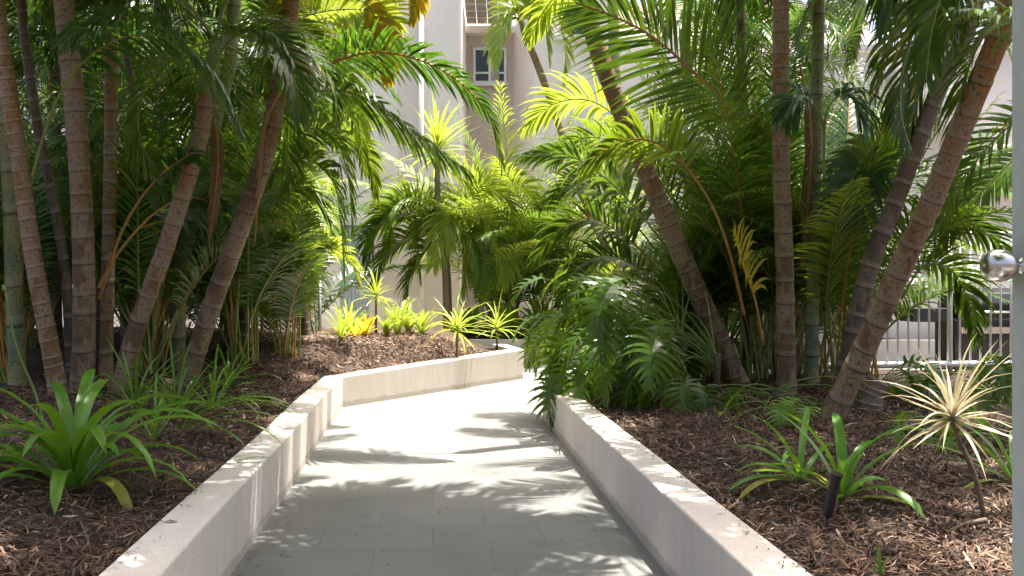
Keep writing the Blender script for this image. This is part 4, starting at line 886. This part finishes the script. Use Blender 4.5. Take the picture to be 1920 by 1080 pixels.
# grassy ones on the left
def gpos(px, py, Y, zf): x, y = P(px, py, Y)[:2]; return x, y, zf(x, y)
x, y, z = gpos(290, 830, 5.4, zl); rosette('grassy_lily', x, y, z, 14, .46, .010, 'small grassy lily on mulch right of the large strap-leaved lily', group='grassy lilies', e=(85, 35), bend=(30, 80), rb=.03)
x, y, z = gpos(330, 770, 6.3, zl); rosette('grassy_lily', x, y, z, 22, .62, .010, 'upright grassy lily in front of the grey leaning trunk', group='grassy lilies', e=(85, 40), bend=(20, 90), rb=.06)
x, y, z = gpos(255, 760, 6.3, zl); rosette('grassy_lily', x, y, z, 16, .6, .011, 'grassy lily between the thick upright trunk and the grey one', group='grassy lilies', e=(85, 45), bend=(20, 80), rb=.05)
x, y, z = gpos(405, 855, 4.95, zl); rosette('grassy_lily', x, y, z, 5, .36, .009, 'sprig of narrow leaves lying on the left planter wall edge', group='grassy lilies', e=(45, 0), bend=(20, 50), az=(60, 150), rb=.02)
x, y, z = gpos(340, 790, 5.7, zl); rosette('grassy_lily', x, y, z, 9, .95, .010, 'long arching grassy lily reaching over the left planter wall', group='grassy lilies', e=(60, 25), bend=(60, 95), az=(75, 140), rb=.02)
x, y, z = gpos(400, 740, 6.8, zl); rosette('grassy_lily', x, y, z, 20, .6, .010, 'grassy lily at the foot of the curving trunk', group='grassy lilies', e=(85, 25), bend=(30, 90), rb=.06)
x, y, z = gpos(430, 690, 8.0, zl); rosette('grassy_lily', x, y, z, 18, .55, .011, 'farthest grassy lily on the left mulch slope', group='grassy lilies', e=(85, 25), bend=(30, 90), rb=.06)
# right foreground
x, y, z = gpos(1580, 925, 3.95, zr); rosette('strap_leaf_lily', x, y, z, 15, .52, .023, 'green strap-leaved lily behind the black garden light on the right', group='strap-leaved lilies', e=(86, 15), bend=(30, 100), rb=.03)
x, y, z = gpos(1500, 880, 4.3, zr); rosette('strap_leaf_lily', x, y, z, 11, .46, .020, 'smaller strap-leaved lily left of the black garden light', group='strap-leaved lilies', e=(70, 15), bend=(30, 80), az=(-150, 60), rb=.03)
x, y, z = gpos(1650, 1085, 3.0, zr); rosette('shoot', x, y, z, 3, .10, .008, 'tiny green shoot at the bottom edge of the right bed', e=(88, 70), bend=(5, 20), rb=.005)
x, y, z = gpos(1900, 860, 4.2, zr); rosette('grassy_lily', x, y, z, 16, .62, .013, 'long-leaved grassy plant at the right edge behind the gate', group='grassy lilies', e=(80, 15), bend=(30, 90), rb=.04)
x, y, z = gpos(1740, 800, 5.4, zr); philo(x, y, 5, .22, .18, 'small yellowish lobed seedling behind the dry variegated plant', mat='philo_lime', young=.8, e=(60, 10))
x, y, z = gpos(1870, 800, 5.0, zr); philo(x, y, 6, .28, .26, 'small bright lobed plant at the right edge of the bed', mat='philo_lime', young=.8, e=(50, 5))

# dry variegated dracaena
x, y, z = gpos(1848, 975, 3.6, zr); top = P(1786, 792, 3.55)
dr = thing('dracaena', (x, y, z - .01), 'dry cream variegated dracaena on a thin bent stem in the right foreground', 'plant', 'dracaenas')
mb = MB(); mb.tube(catmull([np.array([x, y, z - .02]), P(1830, 900, 3.58), P(1805, 840, 3.56), top], 16), np.linspace(.011, .008, 16), 8); mb.build('stem', 'root', dr, origin=(x, y, z), smooth=True)
for i in range(46):
    q = i / 45; a = i * 2.399; mb = MB(); strap(mb, top + np.array([0, 0, .03 * (1 - q)]), a, 78 - 105 * q + rnd.uniform(-12, 12), rnd.uniform(.27, .42), .0085 * rnd.uniform(.7, 1.2), rnd.uniform(5, 70), keel=.5, n=7, tone=rnd.choice([0, 0, .3, .9]), prof=([0, .2, .6, 1], [.7, 1, .7, .03])); mb.build('leaf', 'dry', dr, origin=top, smooth=True)
# sunlit plants along the far left bed
def drac(px, py, Y, h, n, L, wd, label, mat='lime', lean=0):
    x, y, z = gpos(px, py, Y, zl if Y < 15 else zb); root = thing('dracaena', (x, y, z - .01), label, 'plant', 'dracaenas'); t = np.array([x + lean, y, z + h])
    mb = MB(); mb.tube([(x, y, z - .02), (x + lean * .4, y, z + h * .5), t], [.022, .018, .016], 8); mb.build('stem', 'root', root, origin=(x, y, z), smooth=True)
    for i in range(n):
        q = i / n; mb = MB(); strap(mb, t + np.array([0, 0, .06 * (1 - q)]), i * 2.399, 85 - 95 * q + rnd.uniform(-10, 10), L * rnd.uniform(.5, 1.15), wd * rnd.uniform(.7, 1.3), rnd.uniform(5, 80), keel=.4, n=6, prof=([0, .2, .6, 1], [.7, 1, .7, .03]), tone=rnd.choice([0, 0, 0, .5])); mb.build('leaf', mat, root, origin=t, smooth=True)
drac(857, 668, 12.1, .42, 44, .62, .016, 'spiky lime dracaena on a short stem near the bend of the far planter wall')
drac(932, 655, 13.9, .30, 30, .6, .016, 'low spreading spiky plant near the end of the left planter')
drac(705, 655, 12.8, .55, 26, .5, .014, 'spiky plant above the yellow bromeliads')
x0, y0 = X(838, 16.1), 16.1
root = thing('dracaena', (x0, y0, zb(x0, y0) - .02), 'tall spiky lime dracaena on a thin trunk in front of the building', 'plant', 'dracaenas'); t = P(820, 290, 16.1)
mb = MB(); mb.tube(catmull([(x0, y0, .45), P(835, 500, 16.1), P(822, 400, 16.1), t], 12), np.linspace(.075, .05, 12), 8); mb.build('stem', 'trunk', root, origin=(x0, y0, .45), smooth=True, uv=np.zeros((96, 2)))
for i in range(70):
    q = i / 70; mb = MB(); strap(mb, t + np.array([0, 0, .35 * (1 - q) - .1]), i * 2.399, 88 - 110 * q + rnd.uniform(-10, 10), .95 * rnd.uniform(.8, 1.1), .028, rnd.uniform(5, 50), keel=.3, n=6, prof=([0, .2, .6, 1], [.7, 1, .7, .03]), tone=rnd.choice([0, 0, 0, .6])); mb.build('leaf', 'lime', root, origin=t, smooth=True)
for px, py, Y, n_, L_, w_, mt, lb in ((684, 652, 12.4, 13, .34, .035, 'brom', 'yellow bromeliad with upright broad leaves on the far mulch'), (668, 655, 12.2, 9, .30, .03, 'brom', 'smaller yellow bromeliad at the left of its pair'),
        (790, 640, 13.2, 22, .46, .03, 'lime', 'lime rosette plant between the fern and the spiky dracaena'), (655, 655, 12.6, 22, .6, .018, 'lime', 'slim lime strap plant left of the bromeliads'), (640, 665, 11.6, 18, .5, .016, 'lime', 'lime grassy plant nearest the left palms on the far mulch')):
    x, y, z = gpos(px, py, Y, zl); rosette('bromeliad' if mt == 'brom' else 'strap_plant', x, y, z, n_, L_, w_, lb, mat=mt, group='bromeliads' if mt == 'brom' else 'lime strap plants', e=(85, 35), bend=(10, 60), rb=.03)
for px, py, Y, n_, L_, lb in ((745, 650, 12.6, 14, .75, 'tall upright sword fern on the far mulch'), (765, 645, 13.0, 12, .5, 'short sword fern beside the tall one'), (725, 655, 12.3, 9, .4, 'smallest sword fern right of the bromeliads')):
    x, y, z = gpos(px, py, Y, zl); root = thing('sword_fern', (x, y, z), lb, 'fern', 'sword ferns')
    for i in range(n_): add_frond(root, arc((x, y, z - .01), rnd.uniform(0, 6.28), rnd.uniform(60, 88), L_ * rnd.uniform(.6, 1.1), rnd.uniform(15, 60), .05), 'lime', L=.055, wid=.012, pairs=26, pet=.12, droop=.1, rr=.004, nseg=2, ang=(85, 60))
for px, Y, n_, L_, lb in ((950, 16.5, 26, .9, 'birds nest fern with broad glossy leaves at the centre back'), (1010, 17.0, 26, 1.0, 'birds nest fern at the right of the centre back'), (880, 16.6, 20, .8, 'birds nest fern at the left of the centre back'), (1065, 16.6, 20, .8, 'birds nest fern beside the far right split-leaf mound')):
    x = X(px, Y); rosette('birds_nest_fern', x, Y, zb(x, Y), n_, L_, .06, lb, cat='fern', mat='lime' if px > 900 else 'strap', group='birds nest ferns', e=(85, 25), bend=(20, 80), rb=.08, keel=.2)

# ------------------------------------------------------------ small things on the beds
x, y, z = gpos(1550, 978, 3.62, zr); sp = thing('garden_spotlight', (x, y, z), 'black tube garden spotlight staked in the mulch on the right', 'garden light')
t = P(1568, 893, 3.58); b_ = P(1551, 968, 3.62); d = nrm(t - b_)
mb = MB(); mb.tube([(x, y, z - .05), b_ + d * .01], .007, 8); mb.build('stake', 'black', sp, origin=(x, y, z - .05), smooth=True)
mb = MB(); mb.tube([b_, b_ + d * .01, t - d * .02, t], [.016, .021, .021, .022], 16); mb.build('housing', 'black', sp, origin=b_)
mb = MB(); mb.tube([t + d * .001, t + d * .012], [.025, .026], 16); mb.build('bezel', 'black', sp, origin=t)
mb = MB(); mb.tube(catmull([P(1775, 1000, 3.45), P(1810, 985, 3.5), P(1850, 978, 3.5)], 10) + np.array([0, 0, .005]), np.linspace(.006, .013, 10), 7); tag(mb.build('fallen_branch', 'root', smooth=True), 'short brown branch lying on the mulch below the dry dracaena', 'branch')
for i, (pts, lb) in enumerate((([(150, 1000), (165, 1050), (150, 1078)], 'pale curled root on mulch at the bottom left'), ([(140, 1045), (160, 1038), (165, 1060), (130, 1075)], 'looping pale root lying beside the curled one'))):
    q = catmull([P(a, b_, 3.45) for a, b_ in pts], 14)
    for r_ in q: r_[1] = 3.3 + (1080 - (540 + (H - r_[2]) / r_[1] * F)) * .004; r_[0] = (r_[0] / 3.45) * r_[1]; r_[2] = zl(r_[0], r_[1]) + .012
    mb = MB(); mb.tube(q, .004, 6); tag(mb.build('root', 'root', smooth=True), lb, 'root')
# fallen leaf with stalk on the left wall
z = WH + .006; p = P(318, 980, (H - WH) * F / 440); mb = MB(); mb.strip([p + np.array([-.03, 0, .004]), p + np.array([0, .005, .009]), p + np.array([.032, 0, .004])], np.array([0, 1, 0]), [.003, .012, .002]); mb.tube([p + np.array([-.03, 0, .006]), p + np.array([-.14, .05, .02])], .0018, 5)
tag(mb.build('dead_leaf', 'root'), 'small brown dead leaf with stalk lying on the left planter wall', 'leaf')
mb = MB()
for i in range(150):
    y = 3.6 + 8 * rnd.random() ** 1.5; q = rnd.random(); edge = rnd.random() < .6
    xl, xr = LW(min(y, 9.9)) + .03, (RW(y) - .03 if y < 9.1 else 1.5)
    x = (xl + abs(rnd.gauss(0, .12)) if q < .5 else xr - abs(rnd.gauss(0, .12))) if edge else rnd.uniform(xl, xr)
    l = rnd.uniform(.006, .028); a = rnd.uniform(0, 6.28); mb.strip([(x - l * cos(a), y - l * sin(a), .003), (x, y, rnd.uniform(.004, .010)), (x + l * cos(a), y + l * sin(a), .004)], np.array([-sin(a), cos(a), 0]), [.001, rnd.uniform(.002, .006), .001], 0, rnd.uniform(.1, .7))
for i in range(260):
    y = 2.9 + 6.2 * rnd.random() ** 1.4; rt = rnd.random() < .5
    x = (RW(y) + .215 - abs(rnd.gauss(0, .05))) if rt else (LW(y) - .22 + abs(rnd.gauss(0, .05)))
    if not rt and y > 8.4: continue
    zz = WH + .003; l = rnd.uniform(.005, .022); a = rnd.uniform(0, 6.28)
    mb.strip([(x - l * cos(a), y - l * sin(a), zz), (x, y, zz + rnd.uniform(.001, .008)), (x + l * cos(a), y + l * sin(a), zz)], np.array([-sin(a), cos(a), 0]), [.001, rnd.uniform(.0012, .004), .001], 0, rnd.uniform(.1, .7))
kind(mb.build('leaf_litter', 'chip'), 'stuff', 'scattered bits of bark and dry leaf on the path and wall tops')
# boulders / stump behind the thick right trunk
for px, py, Y, s_, lb in ((1625, 740, 6.6, .10, 'dark cut palm stump behind the thickest leaning trunk'),):
    x, y, z = gpos(px, py, Y, zr if px > 900 else zl); root = thing('palm_stump', (x, y, z - .02), lb, 'stump', 'palm stumps')
    trunk(root, np.array([(x, y, z - .04), (x + .03, y, z + s_), (x + .09, y, z + s_ * 2.2)]), s_, s_ * .8, 'trunk_dark', ring=.06, seed=px)
for o in bpy.data.objects:
    if '_o' in o: del o['_o']
